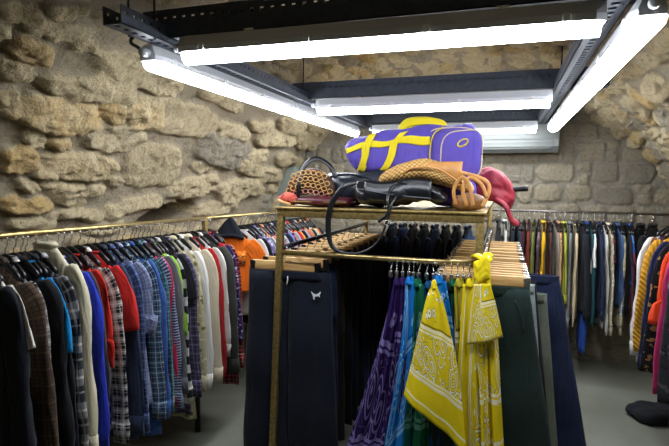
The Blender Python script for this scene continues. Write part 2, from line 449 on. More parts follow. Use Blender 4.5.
# ------------------------------------------------------------------ lighting frame and tubes
def channel(mb, a, b, w, h, slots=0, t=.004, face=(0, 1)):
    """slotted steel channel from a to b: a top strip, a bottom strip, bridges between the slots, and flanges"""
    a = np.array(a, float); b = np.array(b, float); d = b-a; L = np.linalg.norm(d); d /= L
    nrm = np.cross(d, [0, 0, 1.0]); up = np.array([0, 0, 1.0])
    def bx(s0, s1, n0, n1, z0, z1):
        c = a + d*(s0+s1)/2 + nrm*(n0+n1)/2 + up*(z0+z1)/2
        ang = atan2(d[1], d[0]); mb.box(c, (s1-s0, abs(n1-n0), z1-z0), .0, ang)
    for n0 in face:                                              # the upright webs
        na = -w/2 if n0 == 0 else w/2-t
        zs0, zs1 = h*.58, h*.74
        bx(0, L, na, na+t, 0, zs0); bx(0, L, na, na+t, zs1, h)
        if slots:
            k = int(L/slots)
            for i in range(k+1):
                s0 = i*L/k-(slots-.014)/2; bx(max(0, s0), min(L, s0+slots-.014), na, na+t, zs0, zs1)
        else: bx(0, L, na, na+t, zs0, zs1)
    bx(0, L, -w/2, -.011, 0, t); bx(0, L, .011, w/2, 0, t)
    if slots:
        for i in range(k+1):
            s0 = i*L/k-(slots-.02)/2; bx(max(0, s0), min(L, s0+slots-.02), -.011, .011, 0, t)
fr = empty('lighting_frame', (-.5, 3.2, 2.2), 0, 'suspended black slotted steel frame carrying the fluorescent tubes under the vault', 'lighting frame')
def rel(o, *ps):
    l = np.array(o.location); return [np.array(q, float)-l for q in ps]
XL, XR = -1.30, .30
for xx, y0 in ((XL-.02, 1.47), (XR, 1.40)):
    mb = MB(); a, b_ = rel(fr, (xx, y0, 2.195), (xx, 4.95, 2.195)); channel(mb, a, b_, .08, .065, .045)
    mb.build('side_rail', CHANNEL, fr, False)
for yy in (1.78, 3.29, 4.80):
    mb = MB(); a, b_ = rel(fr, (XL-.10, yy, 2.215), (XR+.25, yy, 2.215)); channel(mb, a, b_, .10, .11, .042)
    mb.build('crossbar', CHANNEL, fr, False)
for (xx, yy) in ((-1.36, 1.60), (-1.29, 1.66), (XR+.02, 1.75), (XL, 3.2), (XR, 3.3), (XL, 4.7), (XR, 4.7)):
    a, b_ = rel(fr, (xx, yy, 2.19), (xx, yy, 2.62))
    MB().tube([a, b_], .0045, 8).build('hanging_rod', BLACK_STEEL, fr)
P = bez([(-1.33, 1.62, 2.15), (-1.40, 1.66, 2.20), (-1.33, 1.72, 2.30), (-1.2, 1.80, 2.33), (-.95, 1.82, 2.32)], 30)
MB().tube([q-np.array(fr.location) for q in P], .007, 8).build('power_cable', CABLE, fr)
P = bez([(.50, 1.55, 2.20), (.45, 1.62, 2.26), (.40, 1.66, 2.24), (.385, 1.69, 2.17)], 16)
MB().tube([q-np.array(fr.location) for q in P], .010, 8).build('power_cable', CABLE, fr)
def tube_light(a, b, label):
    a = np.array(a, float); b = np.array(b, float); d = b-a; L = np.linalg.norm(d); ang = atan2(d[1], d[0])
    r = empty('tube_light', (a+b)/2, ang, label, 'tube light', 'fluorescent tube lights on the black frame')
    def prof(ws, zs, x0, x1, taper=.0):
        rg = []
        for x, k in ((x0, .72), (x0+taper, 1), (x1-taper, 1), (x1, .72)):
            rg.append([(x, w*k, z) for w, z in zip(ws, zs)])
        return rg
    MB().loft(prof([-.048, -.052, -.03, .03, .052, .048], [.0, .02, .062, .062, .02, .0], -L/2, L/2, .03)).build('housing', GREY_PLASTIC, r, False)
    ws = [.047*cos(t) for t in np.linspace(pi, 2*pi, 12)]; zs = [-.002+.036*sin(t) for t in np.linspace(pi, 2*pi, 12)]
    MB().loft(prof(ws, zs, -L/2+.012, L/2-.012, .035)).build('diffuser', TUBE, r, True, sharp=50)
    for s_ in (-1, 1):
        for k in range(4):
            x = (-L/2+.11)+(L-.22)*k/3
            MB().box((x, s_*.053, .012), (.022, .008, .026), .002).build('clip', WHITE_PLASTIC, r)
    MB().tube([(-L/2-.035, 0, .028), (-L/2, 0, .028)], .017, 12).build('cable_gland', GREY_PLASTIC, r)
    for x in (-L*.3, L*.3): MB().box((x, 0, .064), (.04, .06, .016), .003).build('mounting_bracket', STEEL, r)
    return r
ZL = 2.135
tube_light((-1.19, 1.70, ZL), (.27, 1.73, ZL), 'fluorescent tube light along the front crossbar, largest across the top of the photo')
tube_light((-1.20, 3.20, ZL), (.25, 3.21, ZL), 'fluorescent tube light along the middle crossbar of the black frame')
tube_light((-1.20, 4.72, ZL), (.26, 4.73, ZL), 'fluorescent tube light along the rear crossbar, before the white air conditioner')
tube_light((-1.385, 1.735, ZL), (-1.39, 3.21, ZL), 'fluorescent tube light under the frame beside the left stone wall, nearer of that pair')
tube_light((-1.39, 3.25, ZL), (-1.39, 4.80, ZL), 'fluorescent tube light under the frame beside the left stone wall, farther of that pair')
tube_light((.385, 1.68, ZL), (.385, 3.22, ZL), 'fluorescent tube light under the right side rail, nearer of that pair')
tube_light((.385, 3.25, ZL), (.385, 4.70, ZL), 'fluorescent tube light under the right side rail, farther of that pair')

# air conditioner on the back wall
ac = empty('air_conditioner', (-.02, 5.07, 1.945), 0, 'white wall-mounted air conditioner high on the back stone wall', 'air conditioner')
rg = []
for x in (-.48, -.474, .474, .48):
    k = .97 if abs(x) > .477 else 1
    rg.append([(x, y*k, z) for y, z in ((.12, .005), (-.06, .0), (-.115, .05), (-.125, .13), (-.125, .26), (-.11, .285), (.12, .285))])
ACW = plain('aged_white_plastic', '#6c706d', .5, 0, .02, 30)
MB().loft(rg).build('casing', ACW, ac, False)
MB().box((0, -.128, .19), (.93, .01, .15), .004).build('front_panel', ACW, ac)
MB().box((0, -.108, .062), (.84, .012, .075), .004, Matrix.Rotation(.35, 3, 'X')).build('louvre_flap', ACW, ac)
MB().box((.43, -.127, .085), (.004, .006, .07), 0).build('panel_seam', plain('dark_seam', '#55585a', .6), ac)

# ------------------------------------------------------------------ garments and hangers
def sgp(x, p): return np.sign(x)*np.abs(x)**p
BLACKFAB = cloth('#101218')
_hg = {}
def hanger_parts(half):
    k = round(half, 3)
    if k in _hg: return _hg[k]
    P = [(0, 0, -.012)]
    a = np.linspace(radians(-20), radians(205), 16)
    hook = np.array([(.017*cos(t), 0, .017*sin(t)-.013) for t in a[::-1]])
    path = np.vstack([hook, bez([hook[-1], (.012, 0, -.040), (0, 0, -.052), (0, 0, -.088)], 8)[1:]])
    me1 = MB().tube(path, .0022, 6, up=(0, 1, 0)).mesh('hook', STEEL)
    xs = np.linspace(-half, half, 25); rg = []
    for x in xs:
        q = abs(x)/half; z = -.083-.062*q**1.7
        hh = .026*(1-.55*q)+.002; tt = .012*(1-.3*q)
        rg.append([(x, tt*cos(t), z-.012+hh*sin(t)) for t in np.linspace(0, 2*pi, 10, endpoint=False)])
    me2 = MB().loft(rg).mesh('shoulder_bar', BLACK_PLASTIC)
    me3 = MB().box((0, 0, -.086), (.016, .014, .026), .004).mesh('hook_socket', BLACK_PLASTIC)
    _hg[k] = (me1, me2, me3); return _hg[k]
def hanger(pos, rz, label, group, half=.19):
    r = empty('clothes_hanger', pos, rz, label, 'hanger', group)
    for n, me in zip(('hook', 'shoulder_bar', 'hook_socket'), hanger_parts(half)): link(n, me, r)
    return r
def torso_rings(L, sw, hem, th, sd, nz=26, n=36, neck=.058, slope=.105):
    sw -= .03
    r = random.Random(sd); f1, f2 = r.uniform(22, 38), r.uniform(45, 75); p1, p2 = r.uniform(0, 6), r.uniform(0, 6); skew = r.uniform(-.02, .02)
    th_ = np.linspace(0, 2*pi, n, endpoint=False); rg = []; uv = []
    tz = np.r_[np.linspace(0, slope, 6), np.linspace(slope+.03, L, nz-6)]
    for z in tz:
        if z <= slope: q = z/slope; w = neck+(sw-neck)*q**.95; d = .016+(th-.016)*q**.7
        else:
            q = (z-slope)/(L-slope); w = sw*(1-.06*sin(pi*min(1, q*1.6)))*(1-q)+hem*q; d = th*(1+.25*q)
            w -= .02*max(0, 1-q*7)*0
        A = .002+.009*(z/L)**.8
        x = w*sgp(np.cos(th_), .85); y = d*sgp(np.sin(th_), .8)
        fl = A*(np.sin(f1*x+p1+z*3)+.6*np.sin(f2*x+p2-z*4))
        wob = .006*sin(z*9+p1)
        rg.append(np.stack([x+skew*z/L+wob, y+fl, np.full(n, -z)], 1))
        uv.append(np.stack([x+.5*(np.sin(th_) < 0)*0, np.full(n, -z)], 1))
    return np.array(rg), np.concatenate(uv)
def sleeve_rings(sd, sw, L, side, th, slope=.105, flare=.03, r0=.062, r1=.04):
    r = random.Random(sd*7+side); n = 18
    off = r.uniform(-.012, .004); 
    if L < .3: path = [(sw-.078, 0, -slope+.012), (sw-.028, 0, -slope-.045), (sw+.012, 0, -slope-.13), (sw+.035, off, -slope-L)]; r1 = .058
    else: path = [(sw-.078, 0, -slope+.012), (sw-.03, 0, -slope-.045), (sw-.005, 0, -slope-.14), (sw+.012, off, -slope-.3), (sw+.034, off*1.4, -slope-L*.75), (sw+.042+r.uniform(-.015, .01), off*1.6, -slope-L)]
    P = bez([(a*side, b, c) for a, b, c in path], 20); rg = []; uv = []; acc = 0
    T = np.gradient(P, axis=0); T /= np.linalg.norm(T, axis=1)[:, None]
    p1 = r.uniform(0, 6)
    for i, q in enumerate(P):
        t = i/19; rx = r0+(r1-r0)*t; ry = th*(.9-.25*t)
        if i == 0: rx *= .75; ry *= .8
        if i: acc += np.linalg.norm(P[i]-P[i-1])
        bx = np.cross(T[i], (0, 1.0, 0)); bx /= np.linalg.norm(bx)
        a = np.linspace(0, 2*pi, n, endpoint=False)
        k3 = np.stack([np.cos(a)*1.2+sd, np.sin(a)*1.2+np.full(n, acc*9), np.full(n, acc*4+p1)], -1)
        w1 = fbm(k3, 2, 3)*.008*min(1, t*4); w2 = fbm(k3+9, 2, 4)*.009*min(1, t*4)
        rg.append(q+np.outer(sgp(np.cos(a), .75)*rx+w1, bx)+np.outer(sgp(np.sin(a), .75)*ry+w2, (0, 1, 0)))
        uv.append(np.stack([np.cos(a)*rx+side*(sw+.02), np.full(n, -acc-slope)], 1))
    return np.array(rg), np.concatenate(uv)
NG = [0]
def garment(name, label, cat, group, pos, rz, mat, L=.70, sw=.20, hem=None, th=.017, sleeve='long', collar=None, sl=None, mat2=None, extra=None, half=None, hang=True, drop=0.0):
    """a garment on its own hanger; pos is the point of the rail under the hook"""
    NG[0] += 1; sd = NG[0]; hem = hem or sw*1.08; mat2 = mat2 or mat
    z0 = -.108-drop
    r = empty(name, (pos[0], pos[1], pos[2]+z0), rz, label, cat, group)
    rg, uv = torso_rings(L, sw, hem, th, sd)
    MB().loft(rg, True, False, uv).build('body', mat, r, solid=.002)
    if sleeve:
        l_ = sl or (min(.80, max(.5, L-.06)) if sleeve == 'long' else .2)
        for s_ in (-1, 1):
            g, u2 = sleeve_rings(sd, sw, l_, s_, th)
            so = MB().loft(g, True, True, u2).build('sleeve', mat if not (extra == 'raglan') else mat2, r)
            if sleeve == 'long' and collar in ('shirt', 'lapel', 'band'):
                c2 = (g[-3:]-g[-3:].mean(1, keepdims=True))*1.06+g[-3:].mean(1, keepdims=True)
                MB().loft(c2, True, False, u2[-54:]).build('cuff', mat2, so, solid=.003)
    if collar in ('shirt', 'band', 'lapel'):
        a = np.linspace(-.15*pi, 1.15*pi, 20) if collar != 'band' else np.linspace(0, 2*pi, 20); rg = []
        for q, z, k in ((0, .0, 1.0), (1, .026, .92), (2, .034, .98), (3, .016, 1.22)):
            rg.append([(.062*k*cos(t), .022*k*sin(t)*(1.1), z-.006) for t in a])
        MB().grid(rg).build('collar', mat2, r, solid=.003)
    elif collar == 'round':
        P = [(.068*cos(t), .019*sin(t), .0) for t in np.linspace(0, 2*pi, 24)]
        MB().tube(P, .006, 8).build('neckband', mat2, r)
    elif collar == 'hood':
        rg = []
        for t in np.linspace(0, 1, 10):
            w = .085*sin(pi*(.25+.65*t))*1.0+.01; 
            rg.append([(w*cos(a), .03+.028*sin(a)*(1-t*.3)-.01*t, .02-.17*t+.03*sin(a)) for a in np.linspace(0, 2*pi, 16, endpoint=False)])
        MB().loft(rg).build('hood', mat2, r)
    if extra == 'buttons':
        MB().box((0, -th*1.22, -L*.5), (.03, .003, L*.86), .001).build('button_placket', mat2, r)
    if extra == 'chest':
        MB().box((.05, -th*1.3, -.2), (.12, .002, .11), .0).build('chest_print', mat2, r)
    if hang:
        short = label.split(' on the ')[0].split(' hanging ')[0]
        words = short.split()[:8]
        hanger(pos, rz, 'black plastic hanger holding the ' + ' '.join(words), 'black plastic hangers', half or max(.11, sw-.075))
    return r

# rails ------------------------------------------------------------
RX, RZ0, RZ1 = -1.92, 1.425, 1.365
def rail_z(y): return RZ0+(RZ1-RZ0)*(y-1.2)/(4.9-1.2)
lr = empty('clothes_rail', (RX, 2.9, 0), 0, 'long brass clothes rail on posts along the left stone wall', 'clothes rail')
MB().tube([(0, y-2.9, rail_z(y)) for y in (.6, 2.96)], .0135, 12).build('rail', BRIGHT_BRASS, lr)
MB().tube([(0, y-2.9, rail_z(y)) for y in (2.96, 5.0)], .012, 12).build('rail', BRIGHT_BRASS, lr)
for y in (2.96,):
    MB().beam((0, y-2.9, rail_z(y)+.012), (0, y-2.9, rail_z(y)-.32), .03, .03, .003).build('bracket', BRASS, lr)
    MB().tube([(.06, y-2.9-.2, 0), (.06, y-2.9-.2, rail_z(y)-.30)], .018, 12).build('post', BLACK_STEEL, lr)
    MB().beam((.06, y-2.9-.2, rail_z(y)-.31), (0, y-2.9, rail_z(y)-.31), .02, .02, .002).build('joint', BLACK_STEEL, lr)
for y in (.8, 4.85): MB().tube([(-.02, y-2.9, 0), (-.02, y-2.9, rail_z(y))], .018, 12).build('post', BLACK_STEEL, lr)

def y_for(px, X):
    d = ray(px, 300); return d[1]*X/d[0]
def len_for(X, Y, hem_px, ztop):
    lo, hi = .2, 1.3
    z0 = lambda z: 223-FPX*(np.array([X, Y, z])-EYE) @ UU/((np.array([X, Y, z])-EYE) @ FF)
    for _ in range(30):
        mid = (lo+hi)/2
        if z0(ztop-mid) > hem_px: hi = mid
        else: lo = mid
    return lo
G_L = 'clothes on the left wall rail'
W = ' on the left wall rail'
C_ = cloth
LEFT = [  # right edge in the photo, hem, name, label, category, fabric, shoulder half, options
 (20, 470, 'coat', 'long midnight navy wool coat foremost'+W, 'coat', C_('#10141d'), .20, dict(th=.03, collar='lapel', hem=.235)),
 (14, 0, 'shirt', 'plain white shirt glimpsed between the navy coat and brown checked blazer', 'shirt', C_('#c9c6bd'), .19, dict(L=.5, collar='shirt', sleeve='short')),
 (38, 470, 'blazer', 'brown glen check tweed blazer'+W, 'blazer', C_('#4a3b2e', 'check', '#33271f', '#6b5644'), .205, dict(th=.026, collar='lapel', hem=.225)),
 (46, 0, 'shirt', 'black and white checked shirt collar behind the brown blazer', 'shirt', C_('#1b1c22', 'plaid', '#8f8c8a', '#d8d4cc'), .19, dict(L=.62, collar='shirt')),
 (57, 452, 'jacket', 'plain black jacket with high collar'+W, 'jacket', C_('#0c0d12'), .205, dict(th=.027, collar='band', hem=.225)),
 (61, 350, 'tee_shirt', 'bright turquoise blue short sleeved tee shirt'+W, 'shirt', C_('#1583c4'), .19, dict(sleeve='short', collar='round', sl=.26)),
 (66, 450, 'shirt', 'dark navy long shirt behind the turquoise tee shirt', 'shirt', C_('#12151f'), .20, dict(collar='shirt')),
 (75, 470, 'flannel_shirt', 'grey, black and white large checked flannel shirt'+W, 'shirt', C_('#2c2e36', 'plaid', '#9a9c9e', '#d9d8d2', .42), .20, dict(th=.02, collar='shirt')),
 (87, 470, 'jacket', 'cream corduroy jacket with standing collar'+W, 'jacket', C_('#c4bda2', 'heather', '#aca58b'), .205, dict(th=.026, collar='band', drop=-.045, hem=.215)),
 (96, 430, 'sweatshirt', 'royal blue sweatshirt with white shoulder print'+W, 'sweatshirt', C_('#1d2fa6'), .20, dict(th=.02, collar='round', extra='chest', mat2=C_('#c9cbd6', 'print', '#1d2fa6', '#ffffff'))),
 (101, 0, 'sweatshirt', 'charcoal grey sweatshirt behind the royal blue sweatshirt', 'sweatshirt', C_('#3a3c44'), .195, dict(collar='round', L=.6)),
 (108, 365, 'tee_shirt', 'plain red tee shirt beside the royal blue sweatshirt', 'shirt', C_('#c1261c'), .195, dict(sleeve='long', sl=.40, collar='round')),
 (117, 425, 'flannel_shirt', 'black and white tartan flannel shirt between two red tee shirts', 'shirt', C_('#17181f', 'plaid', '#b9b6b0', '#e6e2da', 1.05), .20, dict(collar='shirt')),
 (125, 340, 'tee_shirt', 'red tee shirt before the slate navy shirt', 'shirt', C_('#b8231f'), .195, dict(sleeve='short', sl=.27, collar='round')),
 (133, 432, 'shirt', 'slate navy work shirt'+W, 'shirt', C_('#252f47', 'heather', '#34405c'), .20, dict(collar='shirt')),
 (140, 420, 'shirt', 'blue and navy fine plaid shirt'+W, 'shirt', C_('#27355c', 'plaid', '#3e4f7c', '#8b96b5', 1.3), .20, dict(collar='shirt')),
 (147, 400, 'shirt', 'pale lavender blue patterned shirt'+W, 'shirt', C_('#6f7898', 'check', '#8d95b0', '#454d70'), .20, dict(collar='shirt', sleeve='short', sl=.3)),
 (153, 405, 'flannel_shirt', 'teal, navy and white plaid flannel shirt'+W, 'shirt', C_('#1c2b46', 'plaid', '#3d5a73', '#b9c3c9', 1.1), .20, dict(collar='shirt')),
 (159, 430, 'denim_shirt', 'royal blue denim shirt'+W, 'shirt', C_('#223f7e', 'denim', '#3a5c9c'), .205, dict(collar='shirt', th=.02)),
 (165, 400, 'shirt', 'dark teal plaid shirt behind the royal blue denim shirt', 'shirt', C_('#14343f', 'plaid', '#27505a', '#7ba0a3', 1.2), .195, dict(collar='shirt')),
 (169, 395, 'shirt', 'navy and white pinstriped shirt'+W, 'shirt', C_('#2a3350', 'stripe_h', '#8d93a8', k=3), .20, dict(collar='shirt')),
 (172, 390, 'sweatshirt', 'raspberry pink sweatshirt glimpsed beside the pinstriped shirt', 'sweatshirt', C_('#b02a4e'), .195, dict(collar='round')),
 (176, 380, 'shirt', 'mid grey shirt beside the raspberry sweatshirt', 'shirt', C_('#55565c'), .195, dict(collar='shirt')),
 (180, 340, 'tee_shirt', 'lime green sleeved tee shirt'+W, 'shirt', C_('#86b23a'), .195, dict(sleeve='long', sl=.40, collar='round')),
 (184, 395, 'flannel_shirt', 'black and white buffalo check shirt'+W, 'shirt', C_('#0f1014', 'gingham', '#dcdad3', k=.75), .20, dict(collar='shirt')),
 (190, 305, 'tee_shirt', 'black short sleeved tee shirt beside the buffalo check shirt', 'shirt', C_('#15151c'), .20, dict(sleeve='short', sl=.22, collar='round')),
 (193, 410, 'flannel_shirt', 'dark purple plaid flannel shirt'+W, 'shirt', C_('#211d33', 'plaid', '#473f5c', '#8d87a1', 1.1), .20, dict(collar='shirt')),
 (197, 415, 'blouse', 'olive and cream floral blouse'+W, 'blouse', C_('#b3aa86', 'print', '#6d6a45', '#d8d0b0'), .19, dict(collar='band')),
 (206, 385, 'shirt', 'long white cotton shirt'+W, 'shirt', C_('#cfcdc8'), .205, dict(collar='shirt', th=.021)),
 (213, 372, 'cardigan', 'cream knitted cardigan beside the white cotton shirt', 'cardigan', C_('#c2b79f', 'heather', '#aa9f88'), .20, dict(collar='band', th=.021)),
 (218, 375, 'sweatshirt', 'crimson red sweatshirt between two white shirts', 'sweatshirt', C_('#9c1f24'), .20, dict(collar='round', th=.02)),
 (223, 345, 'shirt', 'white shirt beside the dark olive jacket', 'shirt', C_('#c9c7bf'), .20, dict(collar='shirt')),
 (231, 368, 'jacket', 'dark olive grey padded jacket'+W, 'jacket', C_('#33342f', 'heather', '#3d3e37'), .215, dict(th=.036, collar='band', hem=.22)),
 (230, 330, 'sweatshirt', 'red sweatshirt behind the dark olive padded jacket', 'sweatshirt', C_('#a81f2a'), .19, dict(collar='round', drop=-.02)),
 (236, 330, 'blouse', 'purple floral print blouse beside the orange tee shirt', 'blouse', C_('#2b1c4d', 'print', '#6b4a9a', '#c9b8d8', 1.5), .20, dict(collar='round')),
 (235, 380, 'flannel_shirt', 'red and black tartan shirt hanging low behind the olive jacket', 'shirt', C_('#8a1a26', 'plaid', '#3a0f18', '#c9b9a8', 1.1), .2, dict(collar='shirt')),
]
ylast = 0
for i, (pxr, hem, nm, lab, cat, mt, sw, op) in enumerate(LEFT):
    Xr = RX+sw+.02; Y = max(y_for(pxr, Xr), ylast+.022); ylast = Y
    op = dict(op)
    if hem: op['L'] = len_for(Xr-.05, Y, hem, rail_z(Y)-.092-op.get('drop', 0))
    th = op.pop('th', .016)
    garment(nm, lab, cat, G_L, (RX, Y, rail_z(Y)-.004), radians(rng.uniform(-5, 5)), mt, sw=sw, th=th, **op)
yo = 3.30
# orange tee shirt turned towards the room, with a dark hood over its hanger
garment('tee_shirt', 'bright orange tee shirt turned to face the room'+W, 'shirt', G_L, (RX, yo, rail_z(yo)-.004), radians(30), C_('#dd6a16'), L=.46, sw=.2, sleeve='short', collar='round', extra='chest', mat2=C_('#d8741f', 'print', '#e9b060', '#3b2a20', 1.5), th=.02)
hd = empty('hood', (RX-.01, yo-.02, rail_z(yo)-.135), radians(30), 'dark navy peaked hood draped over the hanger of the orange tee shirt', 'hood')
rg = []
for t in np.linspace(0, 1, 12):
    w = .115*(1-t)**.75+.006; z = .13*t**1.1
    rg.append([((w*cos(a)+.02*t), .035*sin(a)*(1-.5*t)+.004*sin(5*a+t*6), z-.03*abs(cos(a))*(1-t)) for a in np.linspace(0, 2*pi, 20, endpoint=False)])
MB().loft(rg).build('crown', C_('#11151f'), hd)
MB().tube(bez([(-.11, -.02, -.025), (-.05, -.045, -.005), (.05, -.045, -.005), (.11, -.02, -.03)], 16), .012, 8).build('hem_band', C_('#0c0f17'), hd)
FAR = [('shirt', 'white shirt just behind the orange tee shirt', '#c4c2bb', 'solid', None), ('jacket', 'black jacket behind the white shirt past the orange tee', '#14161c', 'solid', None),
 ('blouse', 'lilac floral blouse farther along'+W, '#6f6390', 'print', '#b9aed0'), ('shirt', 'grey striped shirt farther along'+W, '#6d6f78', 'stripe_v', '#a5a7ae'),
 ('cardigan', 'peach orange cardigan farther along'+W, '#cf8a5c', 'heather', '#b97a50'), ('shirt', 'dark denim shirt farther along'+W, '#27344f', 'denim', '#3c4c6c'),
 ('sweatshirt', 'rose pink sweatshirt farther along'+W, '#b65b73', 'heather', '#a04f66'), ('shirt', 'white and grey plaid shirt farther along'+W, '#c5c4c0', 'plaid', '#8c8d92'),
 ('jacket', 'navy padded jacket farther along'+W, '#1a2236', 'solid', None), ('sweatshirt', 'periwinkle blue sweatshirt behind the brass rack', '#5e6fb0', 'solid', None),
 ('blouse', 'maroon patterned blouse behind the brass rack', '#5c2735', 'print', '#9c6a70'), ('shirt', 'light grey shirt behind the brass rack', '#9b9ea3', 'solid', None),
 ('sweatshirt', 'scarlet red sweatshirt seen through the rack', '#c02c30', 'solid', None), ('cardigan', 'mustard yellow cardigan seen through the rack', '#b08b36', 'heather', '#98762c'),
 ('jacket', 'black leather jacket seen through the rack', '#17171b', 'solid', None), ('shirt', 'pale grey striped shirt seen through the rack', '#a8abb2', 'stripe_v', '#7c8089'),
 ('sweatshirt', 'coral pink sweatshirt seen through the rack', '#c8584e', 'solid', None), ('coat', 'camel coat seen through the rack', '#b08a5e', 'heather', '#9a774e'),
 ('jacket', 'dark green jacket seen through the rack', '#26332d', 'solid', None), ('blouse', 'cream blouse at the far end of the rail', '#c9bfa6', 'solid', None),
 ('cardigan', 'rust orange cardigan at the far end of the rail', '#b5652f', 'solid', None), ('jacket', 'charcoal jacket at the far end of the rail', '#2a2b31', 'solid', None)]
ys = np.linspace(yo+.15, 4.78, len(FAR))
for (nm, lab, c, k, c2), Y in zip(FAR, ys):
    garment(nm, lab, nm if nm not in ('tee_shirt',) else 'shirt', G_L, (RX, Y, rail_z(Y)-.004), radians(rng.uniform(-7, 7)), C_(c, k, c2 or '#ffffff'), L=rng.uniform(.6, .75), sw=.2, th=.02, collar=rng.choice(['shirt', 'round', 'shirt']), sleeve='long')

# back wall rail -----------------------------------------------------
BY, BZ = 4.86, 1.415
br = empty('clothes_rail', (.5, BY, 0), 0, 'thin steel clothes rail across the back stone wall', 'clothes rail')
MB().tube([(-1.1, 0, BZ), (.97, 0, BZ-.004)], .0115, 12).build('rail', plain('dull_rail_steel', '#77716a', .4, .9), br)
for x in (-1.05, -.1, .95): MB().tube([(x, 0, BZ+.0), (x, .28, BZ+.02)], .009, 8).build('wall_bracket', STEEL, br)
WB = ' on the back wall rail'; G_B = 'clothes on the back wall rail'
BACK = [  # hook in the photo, hem, name, label, cat, fabric, options
 (499, 300, 'jacket', 'black jacket beside the red leather bag'+WB, 'jacket', C_('#121319'), {}),
 (506, 300, 'shirt', 'white shirt peeping over the wooden hangers'+WB, 'shirt', C_('#bdbdb8'), {}),
 (513, 300, 'jacket', 'midnight blue jacket behind the wooden hangers', 'jacket', C_('#171c28'), {}),
 (519, 300, 'sweatshirt', 'navy sweatshirt behind the wooden hangers', 'sweatshirt', C_('#1a2434'), {}),
 (525, 300, 'blouse', 'dark wine red blouse'+WB, 'blouse', C_('#41181c'), {}),
 (530, 300, 'cardigan', 'rust red cardigan'+WB, 'cardigan', C_('#7a2a1c'), {}),
 (535.5, 300, 'sweatshirt', 'olive green sweatshirt'+WB, 'sweatshirt', C_('#737a35'), {}),
 (540, 300, 'blouse', 'dusky mauve blouse'+WB, 'blouse', C_('#4c3b45', 'print', '#7b6a70', '#32272f'), {}),
 (545.5, 285, 'tee_shirt', 'bright mustard yellow tee shirt'+WB, 'shirt', C_('#d0a014'), dict(sleeve='long', sl=.42)),
 (551, 310, 'cardigan', 'chocolate maroon cardigan'+WB, 'cardigan', C_('#472a26'), {}),
 (556.5, 310, 'shirt', 'taupe grey shirt'+WB, 'shirt', C_('#85796a'), {}),
 (561.5, 300, 'blouse', 'peach spotted blouse'+WB, 'blouse', C_('#c79a72', 'dots', '#7a4a34'), {}),
 (566.5, 295, 'cardigan', 'lime yellow cardigan'+WB, 'cardigan', C_('#a3a83a'), {}),
 (573, 320, 'dress', 'long plain grey wool dress'+WB, 'dress', C_('#777a7c', 'heather', '#6a6d70'), {}),
 (579, 318, 'coat', 'cream beige long coat'+WB, 'coat', C_('#bfae8b'), {}),
 (585, 312, 'coat', 'midnight navy coat beside the cream coat', 'coat', C_('#12161f'), dict(th=.026)),
 (589.5, 352, 'dress', 'vivid blue long dress hanging lowest'+WB, 'dress', C_('#154aa8'), dict(sleeve=None)),
 (593, 320, 'blouse', 'dark teal blouse'+WB, 'blouse', C_('#17494e'), {}),
 (597, 272, 'tee_shirt', 'white short sleeved tee shirt'+WB, 'shirt', C_('#d3d2cc'), dict(sleeve='short', sl=.24)),
 (602, 312, 'sweatshirt', 'deep navy sweatshirt beside the white tee shirt', 'sweatshirt', C_('#1b2544'), {}),
 (606.5, 326, 'shirt', 'pale grey white long shirt'+WB, 'shirt', C_('#b5b4ae'), {}),
 (611, 326, 'blouse', 'cream blouse with brown print'+WB, 'blouse', C_('#b7ad93', 'print', '#7c7058', '#d6cdb8'), {}),
 (616, 275, 'blouse', 'black blouse with red embroidery'+WB, 'blouse', C_('#15161e', 'dots', '#7a2732', k=.6), dict(sleeve='short')),
 (620, 306, 'denim_jacket', 'mid blue denim jacket'+WB, 'jacket', C_('#2c4468', 'denim', '#45608a'), {}),
 (624, 326, 'blouse', 'beige and green leaf print blouse'+WB, 'blouse', C_('#a39c7e', 'print', '#5c6148', '#cfc8ac'), {}),
 (628, 278, 'tee_shirt', 'black tee shirt beside the bright blue print shirt', 'shirt', C_('#15161b'), dict(sleeve='short')),
 (632, 282, 'shirt', 'bright blue printed summer shirt'+WB, 'shirt', C_('#1f4f96', 'patches', '#3f86c4', '#7a2f52'), dict(sleeve='short')),
 (635, 308, 'blouse', 'burgundy long blouse'+WB, 'blouse', C_('#4f1a2a'), {}),
]
for (hx, hem, nm, lab, cat, mt, op) in BACK:
    X_ = at(hx, 212, 1, BY-.1)[0]; op = dict(op); th = op.pop('th', .0135)
    L = len_for(X_, BY-.2, hem, BZ-.092)
    garment(nm, lab, cat, G_B, (X_, BY, BZ-.004), radians(90+rng.uniform(-6, 6)), mt, L=L, sw=.185, th=th, collar=op.pop('collar', rng.choice(['round', 'shirt'])), half=.16, **op)
for (hx, lab, rot, dy) in ((641, 'black wool jacket turned three quarters'+WB, 56, 0), (653, 'charcoal black jacket at the right end of the back wall rail', 54, 0)):
    X_ = at(hx, 214, 1, BY)[0]
    garment('jacket', lab, 'jacket', G_B, (X_, BY, BZ-.004), radians(rot), C_('#131419' if hx != 653 else '#1c1d22'), L=.66, sw=.2, th=.028, collar='band')

